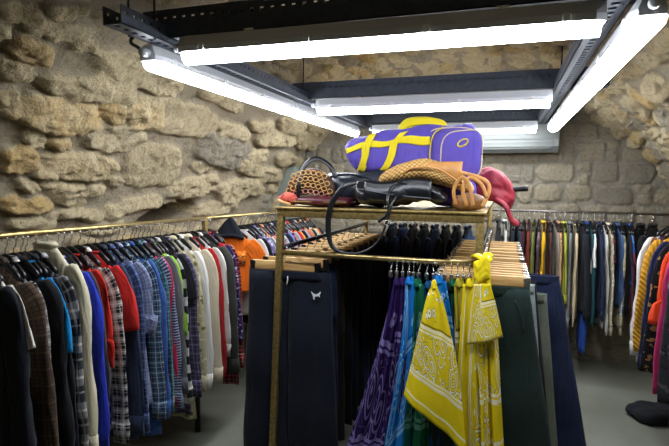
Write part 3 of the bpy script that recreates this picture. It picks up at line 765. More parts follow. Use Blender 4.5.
# right hand rail, running towards the camera out of frame ---------------
QX, QZ = 1.115, 1.49
qr = empty('clothes_rail', (QX, 3.2, 0), 0, 'steel clothes rail along the right vault wall, holding the white and mustard garments', 'clothes rail')
MB().tube([(0, -1.2, QZ), (0, .85, QZ)], .012, 12).build('rail', STEEL, qr)
for y in (-1.1, .2, .80): MB().tube([(0.0, y, QZ), (.42, y, QZ+.02)], .009, 8).build('wall_bracket', STEEL, qr)
WR = ' on the right rail'; G_R = 'clothes on the right rail'
RIGHT = [(3.86, 26, 'shirt', 'white long sleeved shirt nearest the black jackets'+WR, 'shirt', C_('#d2d0cc'), dict(L=.90, collar='shirt', th=.02, sl=.74, sw=.24)),
 (3.80, 12, 'blouse', 'brown and orange patchwork print blouse'+WR, 'blouse', C_('#2a2130', 'patches', '#8a5c40', '#4a3350'), dict(L=.76, collar='round', sl=.6, sw=.21)),
 (3.66, 10, 'sweater', 'mustard yellow cable knit sweater'+WR, 'sweater', C_('#c08a20', 'cable', '#9a6a12'), dict(L=.74, collar='round', th=.028, sl=.68, sw=.22)),
 (3.54, 10, 'shirt', 'navy shirt with coloured edge beside the mustard sweater', 'shirt', C_('#20244a', 'stripe_v', '#171a33'), dict(L=.82, collar='shirt', sw=.21)),
 (3.44, 8, 'blouse', 'black blouse with sparse gold floral print'+WR, 'blouse', C_('#101014', 'print', '#101014', '#8a6a3a', .8), dict(L=.8, collar='round', sw=.21)),
 (3.32, 8, 'tee_shirt', 'vivid orange red sleeved top'+WR, 'shirt', C_('#d8431c'), dict(L=.55, sleeve='long', sl=.42, collar='round', sw=.205)),
 (3.24, 6, 'dress', 'long raspberry pink dress below the orange top'+WR, 'dress', C_('#a8285a', 'heather', '#8c2049'), dict(L=.95, collar='round', sw=.20)),
 (3.13, 6, 'dress', 'dark grey patterned long dress'+WR, 'dress', C_('#2a2a30', 'print', '#4c4b52', '#1b1b20'), dict(L=1.05, collar='round', sw=.205)),
]
for (Y, rot, nm, lab, cat, mt, op) in RIGHT:
    op = dict(op); th = op.pop('th', .017)
    garment(nm, lab, cat, G_R, (QX, Y, QZ-.004), radians(rot), mt, th=th, **op)
# black cloth bag slumped on the floor under the right rail
def blob(name, label, cat, loc, rz, dims, mat, n1=2.6, n2=2.6, amp=.012, fr_=7, seed=1, sag=None, parent=None, tilt=(0, 0)):
    u = np.linspace(-pi/2, pi/2, 36); v = np.linspace(0, 2*pi, 64, endpoint=False)
    U, V = np.meshgrid(u, v, indexing='ij')
    x = dims[0]*sgp(np.cos(U), 2/n1)*sgp(np.cos(V), 2/n2); y = dims[1]*sgp(np.cos(U), 2/n1)*sgp(np.sin(V), 2/n2); z = dims[2]*sgp(np.sin(U), 2/n1)
    P = np.stack([x, y, z], -1)
    d = fbm(P*fr_, 3, seed)[..., None]; nn = P/(np.array(dims)**2); nn /= np.linalg.norm(nn, axis=-1)[..., None]+1e-9
    P = P+nn*d*amp*1.0
    if sag is not None: P[..., 2] += sag(P[..., 0]/dims[0], P[..., 1]/dims[1])
    P[..., 2] += P[..., 0]*tilt[0]+P[..., 1]*tilt[1]
    P[..., 2] -= P[..., 2].min()
    mb = MB().loft(P, True, True, np.stack([x+y*.3, z], -1))
    if parent is not None: return mb.build(name, mat, parent)
    r = empty(name, loc, rz, label, cat); mb.build('body', mat, r); return r, P
gp = at(655, 418, 2, 0)
r, P_ = blob('cloth_bag', 'black cloth bag slumped on the floor under the right rail', 'bag', (gp[0]+.05, gp[1], 0), radians(15), (.24, .13, .05), cloth('#14151a'), amp=.02, seed=4, sag=lambda a, b: -.02*a*a+.05*np.clip(a, 0, 1))
MB().tube(bez([(.12, -.05, .09), (.2, -.06, .17), (.24, 0, .19), (.2, .05, .1)], 20), .008, 8, .003).build('strap', cloth('#101116'), r)

# ------------------------------------------------------------------ the brass rack
FY, RY = 2.335, 4.02
LX, RXX = -1.065, -.092
ZT = 1.505
rk = empty('display_rack', (-.58, 3.17, 0), 0, 'freestanding aged brass garment rack with a loaded top shelf in the middle of the room', 'rack')
o0 = np.array([-.58, 3.17, 0])
def rb(a, b, w, h, name, mat, bev=.003): return MB().beam(np.array(a)-o0, np.array(b)-o0, w, h, bev).build(name, mat, rk, True, sharp=40)
for x, y, dx in ((LX, FY, -.055), (RXX, FY, 0), (LX, RY, -.01), (RXX, RY, 0)):
    rb((x+dx, y, .05), (x, y, ZT), .033, .033, 'post', BRASS)
    MB().tube([np.array((x+dx, y, .0))-o0, np.array((x+dx, y, .055))-o0], .022, 12).build('foot', BLACK_PLASTIC, rk)
for y in (FY, RY):
    rb((LX-.016, y, ZT-.006), (RXX+.016, y, ZT-.006), .034, .048, 'top_bar', BRASS)
for x in (LX, RXX):
    rb((x, FY-.016, ZT), (x, RY+.016, ZT), .034, .03, 'top_bar', BRASS)
MB().box(np.array(((LX+RXX)/2, (FY+RY)/2, ZT+.014))-o0, (RXX-LX+.05, RY-FY+.05, .012), .003).build('top_shelf', BRASS, rk)
for y, z_ in ((FY, 1.291), (RY, 1.410)):
    MB().tube([np.array((LX, y, z_))-o0, np.array((RXX, y, z_))-o0], .0125, 14).build('hanging_bar', BRIGHT_BRASS, rk)
SRZ = 1.315
for x in (LX, RXX):
    MB().tube([np.array((x, FY, SRZ))-o0, np.array((x, RY, SRZ))-o0], .0125, 14).build('side_bar', BLACK_STEEL, rk)
for y in (FY, RY): rb((LX-.015, y, .14), (RXX, y, .14), .025, .025, 'lower_bar', BRASS)
for x in (LX-.015, RXX): rb((x, FY, .14), (x, RY, .14), .025, .025, 'lower_bar', BRASS)

# wooden clip hangers and trousers -------------------------------------
_wh = {}
def wood_hanger(pos, rz, label, group, half=.19):
    k = round(half, 3)
    if k not in _wh:
        a = np.linspace(radians(-20), radians(205), 14)
        hook = np.array([(.0175*cos(t), 0, .0175*sin(t)-.0145) for t in a[::-1]])
        path = np.vstack([hook, bez([hook[-1], (.010, 0, -.040), (0, 0, -.05), (0, 0, -.08)], 8)[1:]])
        m1 = MB().tube(path, .0023, 6, up=(0, 1, 0)).mesh('hook', STEEL)
        m2 = MB().box((0, 0, -.096), (2*half, .015, .05), .005).mesh('wooden_bar', WOOD)
        cl = MB().box((0, -.011, -.112), (.026, .007, .078), .002).box((0, .011, -.112), (.026, .007, .078), .002).tube([(-.015, 0, -.085), (.015, 0, -.085)], .012, 10)
        m3 = cl.mesh('clip', STEEL); m4 = cl.mesh('clip', BLACK_PLASTIC)
        _wh[k] = (m1, m2, m3, m4)
    m1, m2, m3, m4 = _wh[k]
    r = empty('trouser_hanger', pos, rz, label, 'hanger', group)
    link('hook', m1, r); link('wooden_bar', m2, r)
    for s_ in (-1, 1):
        c = link('clip', m3 if 'right' in label else m4, r); c.location.x = s_*(half-.006)
    return r
def trousers(name, label, group, pos, rz, mat, w=.19, hem=.2, L=1.0, th=.02, waist=None, drop=.125, dx=0.0, legsplit=.01, extra=None, seed=0, cat='trousers'):
    NG[0] += 1; sd = NG[0]+seed; rr = random.Random(sd)
    r = empty(name, (pos[0], pos[1], pos[2]-drop), rz, label, cat, group)
    n = 28; th_ = np.linspace(0, 2*pi, n, endpoint=False); p1, p2 = rr.uniform(0, 6), rr.uniform(0, 6)
    for side in (-1, 1):
        rg = []; uv = []
        for z in np.linspace(.0, L, 26):
            q = z/L; wi = w+(hem-w)*min(1, q*1.15); gap = legsplit*max(0, q-.28)/.72
            c = side*(wi/2+gap)+dx; hw = wi/2*(1-.0*q)
            x = hw*sgp(np.cos(th_), .8); d = th*(1+.7*sin(pi*min(1, q*1.3))*.6)
            y = d*sgp(np.sin(th_), .8)+(.004+.010*q)*np.sin(34*(x+c)+p1+z*2)*(1 if q > .03 else .3)+.006*np.sin(15*z+p2+side)
            rg.append(np.stack([c+x, y, np.full(n, -z)], 1)); uv.append(np.stack([x+c+.3*(np.sin(th_) < 0), np.full(n, -z)], 1))
        lg = MB().loft(rg, True, True, np.concatenate(uv)).build('trouser_leg', mat, r)
        if extra == 'pocket':
            a = np.array(rg[6]); 
            P = [(side*w*.72+dx, -th*1.5, -.05), (side*w*.86+dx, -th*1.75, -.11), (side*w*.9+dx, -th*1.6, -.18)]
            MB().tube(bez(P, 12), .004, 6).build('pocket_seam', mat, lg)
    rg = []; uv = []
    for z in (.006, -.0, -.02, -.038):
        x = (w*1.0)*sgp(np.cos(th_), .7)+dx; y = (th+.004)*sgp(np.sin(th_), .8)
        rg.append(np.stack([x, y, np.full(n, z)], 1)); uv.append(np.stack([x, np.full(n, z)], 1))
    MB().loft(rg, True, False, np.concatenate(uv)).build('waistband', waist or mat, r, solid=.003)
    if extra == 'drawcord':
        for x in (-.02, .03): MB().tube(bez([(x, -th-.008, -.02), (x+.003, -th-.016, -.035), (x-.002, -th-.014, -.06)], 12), .003, 6).build('drawcord', cloth('#c8c8c4'), r)
    return r
NAVY = cloth('#0b1220'); NAVY2 = cloth('#0e1830'); BLK = cloth('#090a0e'); BRN = cloth('#1c1210'); DENIM_D = cloth('#111c33', 'denim', '#1d2c4a')
GTL = 'trousers along the left side of the rack'; GHL = 'wooden hangers along the left side of the rack'
Y = FY+.035
wood_hanger((LX+.005, Y, SRZ-.002), radians(2), 'wide wooden hanger with black clips holding the navy tracksuit trousers at the rack front', GHL, .185)
t1 = trousers('tracksuit_trousers', 'dark navy tracksuit trousers with a small white cat logo, front of the rack', GTL, (LX+.005, Y, SRZ), radians(2), NAVY, .225, .27, 1.05, .03, None, .125, 0.025, .0, 'drawcord')
# small leaping cat mark on the trousers
out = [(-9, 7), (-4, 3), (1, 2), (6, 4.5), (9, 8), (10, 6.5), (9.5, 4), (8.5, 2.5), (7.5, .5), (8.5, -2), (7, -2.5), (5, -.8), (2, -2), (-1, -2), (-2.5, -5), (-1.5, -8), (-4, -8), (-4.8, -4), (-5.5, -.5), (-7.5, 3)]
mbl = MB(); n = len(out)
V = [(x*.0027, -.0015, z*.0027) for x, z in out]+[(x*.0027, .0, z*.0027) for x, z in out]
mbl.add(V, [tuple(range(n))]+[(i, (i+1) % n, n+(i+1) % n, n+i) for i in range(n)])
lo = mbl.build('cat_logo', cloth('#d5d7da'), t1, False); lo.location = (.185, -.048, -.105)
lo['label'] = 'small white leaping cat logo'
DL = ['black cotton trousers second on the left side of the rack', 'ink blue jeans third on the left side of the rack', 'dark brown trousers fourth on the left side of the rack',
      'black wool trousers fifth on the left side of the rack', 'navy chino trousers sixth on the left side of the rack', 'black jeans seventh on the left side of the rack', 'dark denim jeans eighth on the left side of the rack',
      'dark brown cord trousers ninth on the left side of the rack', 'navy wool trousers tenth on the left side of the rack', 'black trousers eleventh on the left side of the rack', 'dark blue jeans last on the left side of the rack']
for i, lab in enumerate(DL):
    Y = FY+.035+.14*(i+1)
    mt = [BLK, DENIM_D, BRN, BLK, NAVY, BLK, DENIM_D, BRN, NAVY, BLK, DENIM_D][i]
    wood_hanger((LX+.005, Y, SRZ-.002), radians(rng.uniform(-5, 5)), 'wooden trouser hanger holding the '+lab.replace(' of the rack', ''), GHL, .18)
    trousers('trousers', lab, GTL, (LX+.005, Y, SRZ), radians(rng.uniform(-4, 4)), mt, .19+.003*i, .2, rng.uniform(1.04, 1.1))
# right side
GTR = 'trousers along the right side of the rack'; GHR = 'wooden hangers along the right side of the rack'
RT = [('trousers', 'dark bottle green trousers with side pockets at the front right of the rack', cloth('#1a2b28', 'heather', '#20332f'), .205, .36, 1.05, .028, 0, 'pocket'),
 ('jeans', 'pale washed blue jeans behind the bottle green trousers', cloth('#7f8f96', 'denim', '#a4b0b3'), .21, .30, 1.02, .016, .02, None),
 ('trousers', 'black slim trousers behind the pale washed jeans', cloth('#15161a'), .21, .32, 1.0, .016, .03, None),
 ('trousers', 'grey green cotton trousers with stitched waistband on the right side of the rack', cloth('#5d655a', 'denim', '#6c7468'), .245, .33, .9, .018, .05, None),
 ('trousers', 'crimson trousers glimpsed low behind the grey green pair', cloth('#7a1730'), .2, .27, 1.05, .016, .05, None),
 ('jeans', 'wide deep indigo jeans hanging outermost on the right side of the rack', cloth('#161f3a', 'denim', '#222d4c'), .30, .48, 1.08, .022, .06, None)]
Y = FY+.025
for i in range(14):
    if i < len(RT):
        nm, lab, mt, w, hem, L, th, dx, ex = RT[i]
        hl = 'wooden hanger holding the '+' '.join(lab.split(' behind')[0].split(' with')[0].split(' glimpsed')[0].split(' hanging')[0].split()[:6])+' on the right side bar'
        if i == 0: hl = 'foremost wooden hanger on the right side bar, over the bottle green trousers'
        wood_hanger((RXX+.012, Y, SRZ-.002), radians(rng.uniform(-4, 4)), hl, GHR, .2)
        trousers(nm, lab, GTR, (RXX+.012, Y, SRZ), radians(rng.uniform(-3, 3)), mt, w, hem, L, th, None, .19 if 'grey green' in lab else .125, dx, .0, ex)
        Y += .07
    else:
        c = ['#30343c', '#4d5148', '#6d7a86', '#1b2236', '#202024', '#7a7d78', '#26314a', '#3a2d26', '#101116', '#566070', '#2b2b30'][i-6]
        w_ = ['charcoal', 'moss grey', 'faded blue', 'dark indigo', 'soot black', 'stone grey', 'navy blue', 'coffee brown', 'jet black', 'slate blue', 'graphite'][i-6]
        pl = ['sixth', 'seventh', 'eighth', 'ninth', 'tenth', 'eleventh', 'twelfth', 'thirteenth', 'last'][i-6]
        wood_hanger((RXX+.012, Y, SRZ-.002), radians(rng.uniform(-9, 9)), 'pale wooden trouser hanger, %s behind the foremost on the right side bar' % pl, GHR, .2)
        trousers('trousers', '%s trousers %s behind the bottle green pair on the right side bar' % (w_, pl), GTR, (RXX+.012, Y, SRZ), radians(rng.uniform(-5, 5)), cloth(c, 'denim', c), .19, .2, 1.0, .016, None, .125, 0, .0)
        Y += .142
# rear bar
for i, (c, w_, nm) in enumerate([('#0e1424', 'ink navy', 'coat'), ('#1a2f5c', 'denim blue', 'jacket'), ('#231613', 'dark brown', 'coat'), ('#0b0c10', 'black', 'coat'), ('#16264a', 'midnight blue', 'coat'), ('#1d1512', 'umber', 'coat'), ('#0c0d12', 'jet black', 'dress'), ('#223a5e', 'steel blue', 'coat')]):
    x = LX+.22+.085*i
    garment(nm, 'long %s %s hanging crosswise at the back of the brass rack' % (w_, nm), nm, 'clothes on the rear bar of the rack', (x, RY, 1.405), radians(78), cloth(c), L=1.12, sw=.19, th=.02, collar='shirt')

# ------------------------------------------------------------------ bandanas
def bandana_mat(c, ink='#e9e7d2', dark='#3c3610', hole=.5):
    key = ('bandana', c)
    if key in _cloth: return _cloth[key]
    mt, b = new_mat('bandana_cotton', .85, 0, .2)
    uv = coords('UV'); u, v = uvx()
    e = u.mn(1-u).mn(v.mn(1-v))
    wob = noise(uv, 9, 2, col=True)
    mp = X.nt.nodes.new('ShaderNodeMix'); mp.data_type = 'RGBA'; mp.inputs[0].default_value = .05; X.nt.links.new(uv, mp.inputs[6]); X.nt.links.new(wob, mp.inputs[7]); wuv = mp.outputs[2]
    d = voro(wuv, 11.0, rnd=.8); rings = (d*5.2).fr()
    scroll = rings.band(.35, .16)*d.lt(.62)
    petals = voro(wuv, 26, rnd=.8).lt(.2)*d.gt(.42)
    inband = e.gt(.135)*e.lt(.305)
    ln = e.band(.035, .004).mx(e.band(.12, .006)).mx(e.band(.135, .004)).mx(e.band(.305, .004)).mx(e.band(.322, .007))
    dd = voro(wuv, 13.0, rnd=.8); tear = dd.band(.24, .055).mx(dd.lt(.06))*e.gt(.36)
    outl = rings.band(.35, .27)*d.lt(.62)*inband + dd.band(.24, .085)*e.gt(.36) + e.band(.335, .004)
    inner = (scroll.mx(petals))*inband
    f = inner.mx(ln).mx(tear)
    cc = mixc(outl.mn(1.0)*.75, c, dark); cc = mixc(f*.92, cc, ink)
    setc(b, cc); bump(b, noise(uv, 12, 3), .5, .012)
    tr = b.inputs.get('Transmission Weight')
    _cloth[key] = mt; return mt
YEL, YEL2 = bandana_mat('#e3cc18', '#f2edcc', '#4a420a'), bandana_mat('#dcc61a', '#f2edcc', '#4a420a')
PUR = bandana_mat('#2a1450', '#8478b0', '#1c0c3a'); BLU = bandana_mat('#1273c0', '#7fb6e0', '#0a4f98'); GRN = bandana_mat('#0d5c40', '#5f9a80', '#07382a'); TEA = bandana_mat('#164a7a', '#b9cede', '#0a2440'); GOLD = bandana_mat('#a79a2c', '#e2d9a8', '#3c360c')
HZ = 1.291
_hk = {}
def hook_clip(x, y, label, rz=0.0):
    r = empty('clip_hook', (x, y, HZ), rz, label, 'hook', 'metal clip hooks on the front bar')
    if not _hk:
        a = np.linspace(radians(-25), radians(205), 14)
        hook = np.array([(0, .0165*cos(t), .0165*sin(t)-.0135) for t in a[::-1]])
        path = np.vstack([hook, bez([hook[-1], (0, .010, -.036), (0, 0, -.045), (0, 0, -.06)], 7)[1:]])
        _hk['h'] = MB().tube(path, .0021, 6, up=(1, 0, 0)).mesh('hook', STEEL)
        _hk['c'] = MB().box((0, -.006, -.072), (.014, .004, .034), .0015).box((0, .006, -.072), (.014, .004, .034), .0015).tube([(-.009, 0, -.062), (.009, 0, -.062)], .006, 8).mesh('clip', STEEL)
    link('hook', _hk['h'], r); link('clip', _hk['c'], r); return r
def bandana(label, left, right, Y, mat, uvr, folds=3, amp=.02, seed=0, group='bandanas on the front bar of the rack', lean=.0, knot=None, fold_y=None, pinch=True):
    """a hanging square of cotton; left and right edge lines are given as spots of the photo on the plane of the front bar"""
    nt_, ns = 64, 44
    A = np.array([at(x, y, 1, Y) for x, y in left]); B = np.array([at(x, y, 1, Y) for x, y in right])
    A = bez(A, nt_); B = bez(B, nt_); r2 = random.Random(seed); ph = r2.uniform(0, 6)
    base = (A[0]+B[0])/2; r = empty('bandana', base, 0, label, 'bandana', group)
    t = np.linspace(0, 1, nt_)[:, None]; s_ = np.linspace(0, 1, ns)[None, :]
    P = A[:, None]*(1-s_[..., None])+B[:, None]*s_[..., None]
    k = amp*(.25+.75*t**.8)
    P[..., 1] += k*np.sin(2*pi*folds*s_+ph+1.2*t)+.4*k*np.sin(2*pi*folds*2.3*s_+ph*2-2*t)-lean*t
    P[..., 1] += .004*np.sin(9*t+6*s_)
    u0, u1, v0, v1 = uvr
    # the hem keeps its own slope: v runs from the gathered top to the hem
    wid = np.linalg.norm(A-B, axis=1)[:, None]; uc = (u0+u1)/2
    UVv = np.stack([(uc+(s_-.5)*wid*2.3) if u0 > .04 else (u0+s_*wid*2.3), (v0+(v1-v0)*t)*np.ones_like(s_)], -1)
    MB().grid(P-base, UVv).build('cloth', mat, r, solid=.0016)
    # gathered tuft above the clip
    w = max(np.linalg.norm(A[0]-B[0])/2, .012)
    rg = []
    for q in np.linspace(0, 1, 7):
        rad = min(w, .022)*(.9+.25*sin(pi*q)-.25*q) ; zz = -.012+.034*q
        rg.append([(rad*cos(a)*(1-.2*q), .012*sin(a)*(1+.5*sin(3*a+q*3)), zz+.006*sin(4*a)*q) for a in np.linspace(0, 2*pi, 16, endpoint=False)])
    MB().loft(rg).build('gathered_top', mat, r)
    return r
BB = ' on the front bar of the brass rack'
bandana('dark purple bandana, leftmost'+BB, [(393, 283), (385, 320), (368, 380), (345, 450), (340, 470)], [(402, 283), (402, 330), (398, 390), (390, 450), (388, 470)], 2.335, PUR, (.1, .75, .5, -.02), 3, .018, 1)
bandana('second dark purple bandana, between the leftmost purple and bright blue ones', [(399, 283), (396, 330), (388, 400), (378, 470)], [(408, 283), (408, 330), (406, 400), (404, 470)], 2.315, PUR, (.2, .6, .5, 0), 2, .015, 2)
bandana('bright blue bandana beside the purple ones'+BB, [(405, 282), (402, 330), (394, 390), (383, 450), (380, 470)], [(415, 282), (417, 330), (412, 400), (408, 470)], 2.295, BLU, (.1, .6, .5, .0), 2, .016, 3)
bandana('emerald green bandana next to the bright blue one on the front bar', [(412, 284), (410, 340), (404, 400), (394, 470)], [(423, 284), (426, 330), (428, 400), (428, 470)], 2.30, GRN, (.1, .7, .5, .02), 2, .018, 4)
bandana('dark blue bandana low behind the front yellow one', [(424, 286), (422, 350), (420, 470)], [(434, 286), (438, 350), (440, 470)], 2.34, TEA, (.2, .6, .5, .0), 2, .012, 5)
bandana('bright blue bandana pinched above the front yellow bandana', [(431, 281), (434, 300), (446, 350), (452, 400), (455, 470)], [(446, 281), (449, 300), (457, 350), (466, 400), (468, 470)], 2.31, BLU, (.2, .6, .5, .0), 2, .012, 6)
bandana('yellow paisley bandana spread in front of the blue and green ones', [(431, 286), (426, 300), (415, 348), (404, 394)], [(437, 286), (446, 312), (459, 372), (467, 452)], 2.245, YEL, (.3, .7, .66, .0), 1.2, .012, 7, lean=.02)
bandana('dark green bandana behind the right yellow bandana', [(449, 284), (450, 340), (452, 400), (452, 470)], [(457, 284), (462, 340), (466, 400), (470, 470)], 2.335, GRN, (.2, .6, .5, 0), 2, .012, 8)
bandana('olive gold bandana between the green and right yellow bandanas', [(454, 284), (455, 330), (456, 400), (456, 470)], [(465, 284), (470, 330), (474, 400), (476, 470)], 2.305, GOLD, (.2, .6, .5, 0), 2, .014, 9)
bandana('long yellow paisley bandana beside the right post of the rack', [(463, 284), (460, 330), (457, 390), (458, 450), (458, 470)], [(478, 284), (486, 330), (488, 390), (490, 450), (490, 470)], 2.27, YEL2, (.0, .6, .62, .02), 2, .014, 10)
kb = bandana('yellow paisley bandana knotted round the right post of the rack', [(474, 272), (473, 300), (476, 350), (480, 400), (482, 470)], [(490, 270), (493, 300), (498, 340), (501, 400), (505, 470)], 2.275, YEL, (.25, .9, .55, -.02), 1.6, .018, 11)
kp = at(481, 268, 1, 2.29)
blobs = []
kn = np.array(kb.location)
rg = []
P = [(kp[0]+.028*cos(a), kp[1]+.05+.04*sin(a), kp[2]+.045+.008*sin(2*a)) for a in np.linspace(0, 2*pi, 28)]
MB().tube([np.array(q)-kn for q in P], .022, 10, .008).build('knot_loop', YEL2, kb)
b_ = blob('knot', '', '', None, 0, (.036, .026, .052), YEL2, 2, 2, .010, 18, 5, lambda a, b: .012*np.sin(a*4), kb); b_.location = Vector(kp-kn)+Vector((.006, -.02, -.07))
fl = [np.array([at(x, y, 1, 2.235) for x, y in q]) for q in (((474, 284), (470, 310), (466, 346)), ((490, 284), (496, 305), (503, 338)))]
A, B = bez(fl[0], 24), bez(fl[1], 24); t = np.linspace(0, 1, 24)[:, None]; s_ = np.linspace(0, 1, 30)[None]
P = A[:, None]*(1-s_[..., None])+B[:, None]*s_[..., None]; P[..., 1] += .014*t*np.sin(7*s_+1)
MB().grid(P-kn, np.stack([.1+.5*s_*np.ones_like(t), .45-.3*t*np.ones_like(s_)], -1)).build('folded_corner', YEL, kb, solid=.0016)
for i, (hx, lab) in enumerate([(391, 'left purple bandana'), (397, 'left purple bandana, its second hook'), (403, 'second purple bandana'), (409, 'bright blue bandana'), (414, 'emerald green bandana'), (419, 'green bandana, its second hook'), (427, 'dark blue bandana'), (434, 'yellow bandana in front'),
                     (438.5, 'pinched blue bandana'), (445, 'blue bandana, its second hook'), (452, 'dark green bandana'), (458, 'olive gold bandana'), (464, 'long yellow bandana'), (470, 'long yellow bandana, its second hook')]):
    p = at(hx, 258, 1, FY)
    hook_clip(p[0], FY, 'small metal clip hook on the front bar above the '+lab, radians(rng.uniform(-25, 25)))

# ------------------------------------------------------------------ bags on the top shelf
SHZ = ZT+.021
LEA = plain('black_leather', '#0e1016', .33, 0, .35, 22)
LEA2 = plain('navy_leather', '#161d2a', .42, 0, .4, 16)
TAN = plain('tan_leather', '#c08a4c', .5, 0, .3, 25, '#ae793d')
RED = plain('red_leather', '#8f2233', .6, 0, .6, 14, '#a12c3d')
STRAW, b = new_mat('woven_straw', .7); u, v = uvx(); setc(b, mixc(((u*260).sin()*(v*330).sin()).smooth(-.4, .5), '#a87b3e', '#d3ab66')); bump(b, (u*260).sin()*(v*330).sin(), .5, .006)
PURP = cloth('#5a4cab', 'heather', '#4e409c', rough=.6); YST = cloth('#dcc81c', rough=.7); PIPE = cloth('#c9b8a0')
# purple sports duffel bag
dz = SHZ+.155
dp = at(412, 150, 1, 2.72)
db = empty('duffel_bag', (dp[0], 2.72, dz), radians(6), 'large purple sports duffel bag with yellow straps on top of the leather bags', 'bag')
HL, HD, HHt = .335, .15, .27
def duf(x, a):
    """surface of the bag body; x along, a round the section from the bottom front, over the top, to the back"""
    q = x/HL; sag = -.05*max(0, -q-.2)**1.2; k = 1-.22*max(0, -q-.55)**1.5*2
    top = HHt*(.88+.10*cos(q*1.2)+.10*q)*(k)
    zz = .5+.5*np.sign(sin(a))*abs(sin(a))**.62; yy = np.sign(cos(a))*abs(cos(a))**.62
    bottom = .04*max(0, -q-.3)*1.8
    return np.array([x+.0*zz - .05*(zz-.5)*(1 if q < -.7 else .3)*(-q if q < 0 else 0), HD*yy*k, bottom+(top-bottom)*zz+sag*.3+.006*sin(x*31+a*3)+.004*sin(a*7+x*14)])
aa = np.linspace(0, 2*pi, 48, endpoint=False)+pi
rg = []
for x in np.linspace(-HL, HL, 40):
    e = min(1, (HL-abs(x))/.03)**.5
    ring = np.array([duf(x, a) for a in aa]); c = ring.mean(0); rg.append(c+(ring-c)*(.80+.20*e))
MB().loft(rg).build('body', PURP, db)
def strip_on(xs, a_list, off=.005):
    """band lying on the bag: rows of (x, angle) pairs"""
    rows = []
    for (x0, x1, a) in a_list:
        row = []
        for x in np.linspace(x0, x1, 10 if abs(x1-x0) < .2 else 40):
            p = duf(x, a); n_ = np.array([0, p[1]/HD, (p[2]-HHt/2)/HHt]); n_ /= np.linalg.norm(n_)+1e-6; row.append(p+n_*off)
        rows.append(row)
    return rows
fa = lambda t: pi + t*(pi)          # t: 0 front bottom .. 
# angle pi = front middle; smaller z below. use front: a in (pi/2..3pi/2) with z from sin(a)
MB().grid(strip_on(None, [(-HL+.01, .10, a) for a in np.linspace(3.04, 2.78, 8)])).build('side_band', YST, db, solid=.003)
for xt, xb in ((-.20, -.285), (-.045, -.175)):
    rows = [(xt+(xb-xt)*(a-2.6)/1.6-.02, xt+(xb-xt)*(a-2.6)/1.6+.02, a) for a in np.linspace(4.2, 2.45, 26)]
    MB().grid(strip_on(None, rows, .009)).build('strap', YST, db, solid=.003)
P = bez([(-.06, -.03, HHt*.93), (-.02, -.05, HHt*1.07), (.07, -.04, HHt*1.10), (.15, -.03, HHt*1.04), (.17, -.02, HHt*.94)], 26)
MB().tube(P, .004, 8, .024, up=(0, 0, 1)).build('carry_handle', YST, db)
P = bez([(-.03, .06, HHt*.93), (.0, .05, HHt*1.10), (.06, .05, HHt*1.12), (.13, .05, HHt*.97)], 20)
MB().tube(P, .004, 8, .022).build('carry_handle', YST, db)
# end pocket: a wedge with two lines of piping
def pocket_ring(t, k=1.0, n=48):
    return [(.200+.055*t+(.135-.040*t)*np.sign(cos(a))*abs(cos(a))**.55*k, -HD*.75-.085*t-.012*sin(a)*t, .122-.012*t+(.130-.016*t)*np.sign(sin(a))*abs(sin(a))**.5*k+.018*cos(a)*t*(1 if sin(a) > 0 else 0)) for a in np.linspace(0, 2*pi, n, endpoint=False)]
ep = MB().loft([pocket_ring(t, k) for t, k in ((0, .9), (0, 1), (.3, 1), (.6, 1), (.9, 1), (1, .96), (1.06, .85), (1.08, .6))]).build('end_pocket', PURP, db)
for t in (.12, .96):
    R_ = pocket_ring(t, 1.015); MB().tube(R_+R_[:1], .0035, 6).build('piping', PIPE, ep)
P = [(.258+.024*cos(a), -HD*.75-.100, .168+.016*sin(a)+.009*cos(a)) for a in np.linspace(0, 2*pi, 20)]
MB().tube(P, .004, 8, .007, up=(0, 1, 0)).build('pull_tab', YST, ep)
MB().tube(bez([(.11, -HD-.01, .02), (.10, -HD-.012, .12), (.115, -HD-.01, .21), (.16, -HD-.005, .25)], 20), .006, 8, .003).build('pocket_binding', YST, ep)

# leopard ring handbag with black shoulder strap
lp = at(311, 197, 1, 2.46)
lb, P_ = blob('handbag', 'small handbag woven with gold and brown rings, black shoulder strap, left end of the shelf', 'bag', (lp[0], 2.46, SHZ+.045), radians(4), (.134, .05, .072), plain('brown_weave', '#3b2418', .6, 0, .4, 60, '#59371f'), 2.4, 2.4, .006, 14, 3, lambda a, b: .035*(-(a*a))+.02*a*0+.02*(-np.abs(a-.0)))
mb = MB(); mb2 = MB()
for iz in range(4):
    for ix in range(9):
        a_ = -.95+1.9*(ix+(iz % 2)*.5)/9; zc = .022+.032*iz
        u_ = a_; wz = (zc-.07)/.085
        if u_*u_+wz*wz > .93: continue
        yy = -.05*sqrt(max(.02, 1-abs(u_)**2.6-abs(wz)**2.6*.8))-.004
        P = [(.132*u_+.0135*cos(t), yy-.002, zc+.012-.035*u_*u_-.008*abs(u_)+.0115*sin(t)) for t in np.linspace(0, 2*pi, 12)]
        (mb if iz else mb2).tube(P, .0028, 6)
mb.build('gold_rings', plain('gold_rattan', '#c79a55', .45, 0, .2, 40), lb); mb2.build('ring_trim', plain('pink_rattan', '#b07a64', .45), lb)
P = [at(x, y, 1, yy) - np.array(lb.location) for x, y, yy in ((298, 199, 2.40), (299, 185, 2.40), (302, 170, 2.42), (311, 160, 2.44), (320, 159, 2.46), (330, 166, 2.47), (336, 178, 2.48))]
L_ = np.array([[cos(radians(-4)), -sin(radians(-4)), 0], [sin(radians(-4)), cos(radians(-4)), 0], [0, 0, 1]])
MB().tube(bez([L_ @ q for q in P], 36), .012, 8, .003, up=(0, 1, 0)).build('shoulder_strap', LEA, lb)
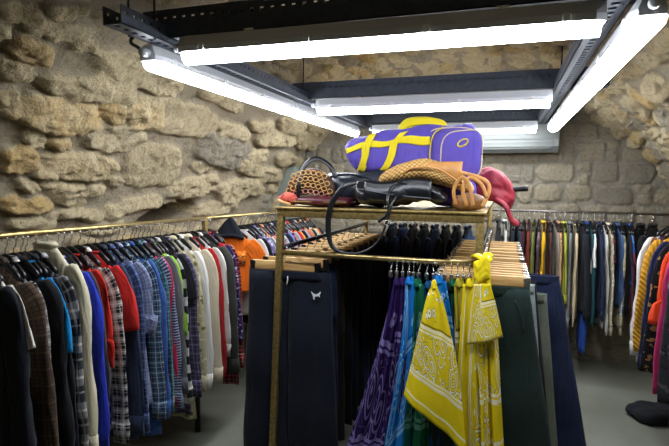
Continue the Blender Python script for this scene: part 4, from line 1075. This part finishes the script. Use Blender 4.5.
# dark red clutch lying flat below, coral scarf at the corner
cp = at(325, 205, 1, 2.46)
cb, _ = blob('clutch_bag', 'flat dark maroon clutch bag under the ring handbag', 'bag', (cp[0], 2.46, SHZ), radians(2), (.155, .10, .024), plain('maroon_leather', '#4a0f1c', .45, 0, .3, 20), 3, 3.5, .004, 9, 6)
MB().box((0, -.1, .026), (.28, .004, .006), .001).build('zip', BRASS, cb)
sp = at(291, 203, 1, 2.42)
sc, _ = blob('scarf', 'crumpled coral pink scarf at the left corner of the shelf', 'scarf', (sp[0]-.012, 2.43, SHZ), radians(0), (.062, .06, .026), cloth('#c2574a', 'print', '#d8a07a', '#7c2a2c'), 2.2, 2.2, .016, 22, 8)
MB().tube(bez([(-.04, -.05, .03), (-.01, -.062, .02), (.03, -.06, .01)], 12), .008, 8).build('fringe', cloth('#cfa06a'), sc)
# navy soft bag behind, black leather bag in front
np_ = at(362, 186, 1, 2.62)
nb, _ = blob('shoulder_bag', 'slouched navy leather shoulder bag behind the black bag, under the duffel', 'bag', (np_[0]+.03, 2.66, SHZ), radians(3), (.24, .16, .082), LEA2, 2.6, 3, .02, 9, 11, lambda a, b: .012*np.sin(a*5))
MB().tube(bez([(-.23, -.08, .07), (-.2, -.14, .14), (-.1, -.15, .165), (.02, -.15, .15), (.06, -.14, .12)], 30), .009, 8, .004).build('strap', LEA2, nb)
bp = at(402, 200, 1, 2.44)
bb, _ = blob('leather_bag', 'glossy black leather bag with long straps at the shelf front', 'bag', (bp[0], 2.45, SHZ), radians(1), (.235, .10, .062), LEA, 2.3, 2.8, .032, 10, 13, lambda a, b: .014*np.sin(a*3.2+.4)-.008*a)
MB().grid([[(x, -.092-.012*sin(3.14*(s)), .118-.075*s-.012*abs(x)+.01*sin(x*19)) for x in np.linspace(-.17, .15, 20)] for s in np.linspace(-.25, 1, 10)]).build('flap', LEA, bb, solid=.004)
MB().tube(bez([(-.20, -.09, .095), (-.10, -.112, .08), (.02, -.112, .065), (.15, -.104, .055)], 24), .003, 6).build('piping', plain('grey_piping', '#4c525c', .4), bb)
loc = np.array(bb.location)
P = [at(x, y, 1, yy) for x, y, yy in ((356, 182, 2.36), (345, 186, 2.325), (336, 196, 2.31), (330, 208, 2.305), (328, 228, 2.305), (332, 246, 2.30), (345, 253, 2.295), (362, 252, 2.295), (376, 243, 2.295), (385, 226, 2.30), (390, 207, 2.305), (396, 196, 2.33), (402, 190, 2.37))]
MB().tube(bez([q-loc for q in P], 90), np.r_[np.full(30, .0135), np.linspace(.0135, .006, 20), np.full(40, .006)], 8, .0028, up=(0, 1, 0)).build('long_strap', LEA, bb)
P = [at(x, y, 1, yy) for x, y, yy in ((378, 222, 2.305), (388, 212, 2.305), (387, 200, 2.31), (391, 188, 2.345), (402, 184, 2.36), (412, 188, 2.37))]
MB().tube(bez([q-loc for q in P], 40), .0075, 8, .0028, up=(0, 1, 0)).build('handle', LEA, bb)
q = at(387, 223, 1, 2.297)-loc
MB().tube([q+np.array((.012*cos(t), 0, .014*sin(t))) for t in np.linspace(0, 2*pi, 16)], .002, 6).build('strap_ring', STEEL, bb)
# straw bag folded on the black bag
wp = at(425, 181, 1, 2.50)
wb, _ = blob('straw_bag', 'folded tan woven straw bag lying on the black leather bag', 'bag', (wp[0], 2.53, SHZ+.082), radians(-4), (.24, .115, .055), STRAW, 2.3, 2.8, .008, 9, 17, lambda a, b: .045*(1-a*a)-.030*np.clip(a, 0, 1)*1.5-.022*np.clip(-a, 0, 1), tilt=(-.05, 0))
rows = [[(x, -.085-.018*sin(pi*s), .145-.075*s-.25*(x-.02)**2*4*s) for x in np.linspace(-.08, .19, 16)] for s in np.linspace(0, 1, 8)]
MB().grid(rows).build('leather_flap', TAN, wb, solid=.004)
MB().tube(bez([(-.09, -.112, .09), (-.03, -.128, .115), (.08, -.128, .11), (.18, -.112, .05)], 24), .0045, 8).build('edge_binding', TAN, wb)
# tan bucket bag with handles at the right front corner
tp = at(472, 205, 1, 2.42)
tb, _ = blob('tan_handbag', 'small tan leather handbag with loop handles at the right front corner of the shelf', 'bag', (tp[0]-.015, 2.44, SHZ), radians(3), (.075, .06, .042), plain('brown_leather', '#6e4a2a', .5, 0, .3, 25, '#8c6035'), 2.6, 2.8, .006, 14, 19)
loc = np.array(tb.location)
for pts in (((455, 205), (453, 190), (460, 178), (466, 181), (470, 192), (472, 206)), ((466, 206), (462, 190), (468, 178), (480, 184), (486, 198)), ((459, 172), (474, 176), (486, 182), (488, 192), (481, 207))):
    P = [at(x, y, 1, 2.372-.006*i)-loc for i, (x, y) in enumerate(pts)]
    MB().tube(bez(P, 30), .0085, 8, .0028, up=(0, 1, 0)).build('handle', TAN, tb)
# red leather bag behind the right end
rp = at(500, 196, 1, 3.0)
rbag, _ = blob('red_bag', 'slouched red leather bag hanging over the right edge of the shelf', 'bag', (rp[0]-.055, 2.95, SHZ-.012), radians(-6), (.13, .12, .082), RED, 2.5, 2.6, .024, 13, 23, lambda a, b: -.075*np.clip(a, 0, 1)**1.5-.01*np.clip(-a, 0, 1))
P = bez([(.05, -.11, .06), (.10, -.125, .02), (.13, -.11, -.05), (.16, -.08, -.075)], 20)
MB().tube(P, .022, 10, .012).build('drooping_strap', RED, rbag)
MB().tube(bez([(.08, .0, .10), (.14, 0, .11), (.20, .0, .115)], 12), [.012]*4+[.015]*4+[.016]*4, 10).build('rolled_handle', LEA, rbag)
# cloth pile supporting the duffel's right end
sp2 = at(455, 186, 1, 2.72)
blob('folded_cloth', 'folded purple cloth under the right end of the duffel bag', 'cloth', (sp2[0]-.02, 2.74, SHZ), 0, (.12, .14, .075), cloth('#43319c'), 3, 3, .008, 9, 27)

# ------------------------------------------------------------------ render look
w = bpy.data.worlds.new('cellar_air'); S.world = w; w.use_nodes = True
w.node_tree.nodes['Background'].inputs[0].default_value = (.5, .55, .6, 1); w.node_tree.nodes['Background'].inputs[1].default_value = .02
S.view_settings.view_transform = 'Standard'; S.view_settings.look = 'None'; S.view_settings.gamma = 1; S.view_settings.exposure = 2.2
S.view_settings.use_curve_mapping = False
S.cycles.max_bounces = 8; S.cycles.diffuse_bounces = 5; S.cycles.use_denoising = True
S.cycles.sample_clamp_indirect = 6
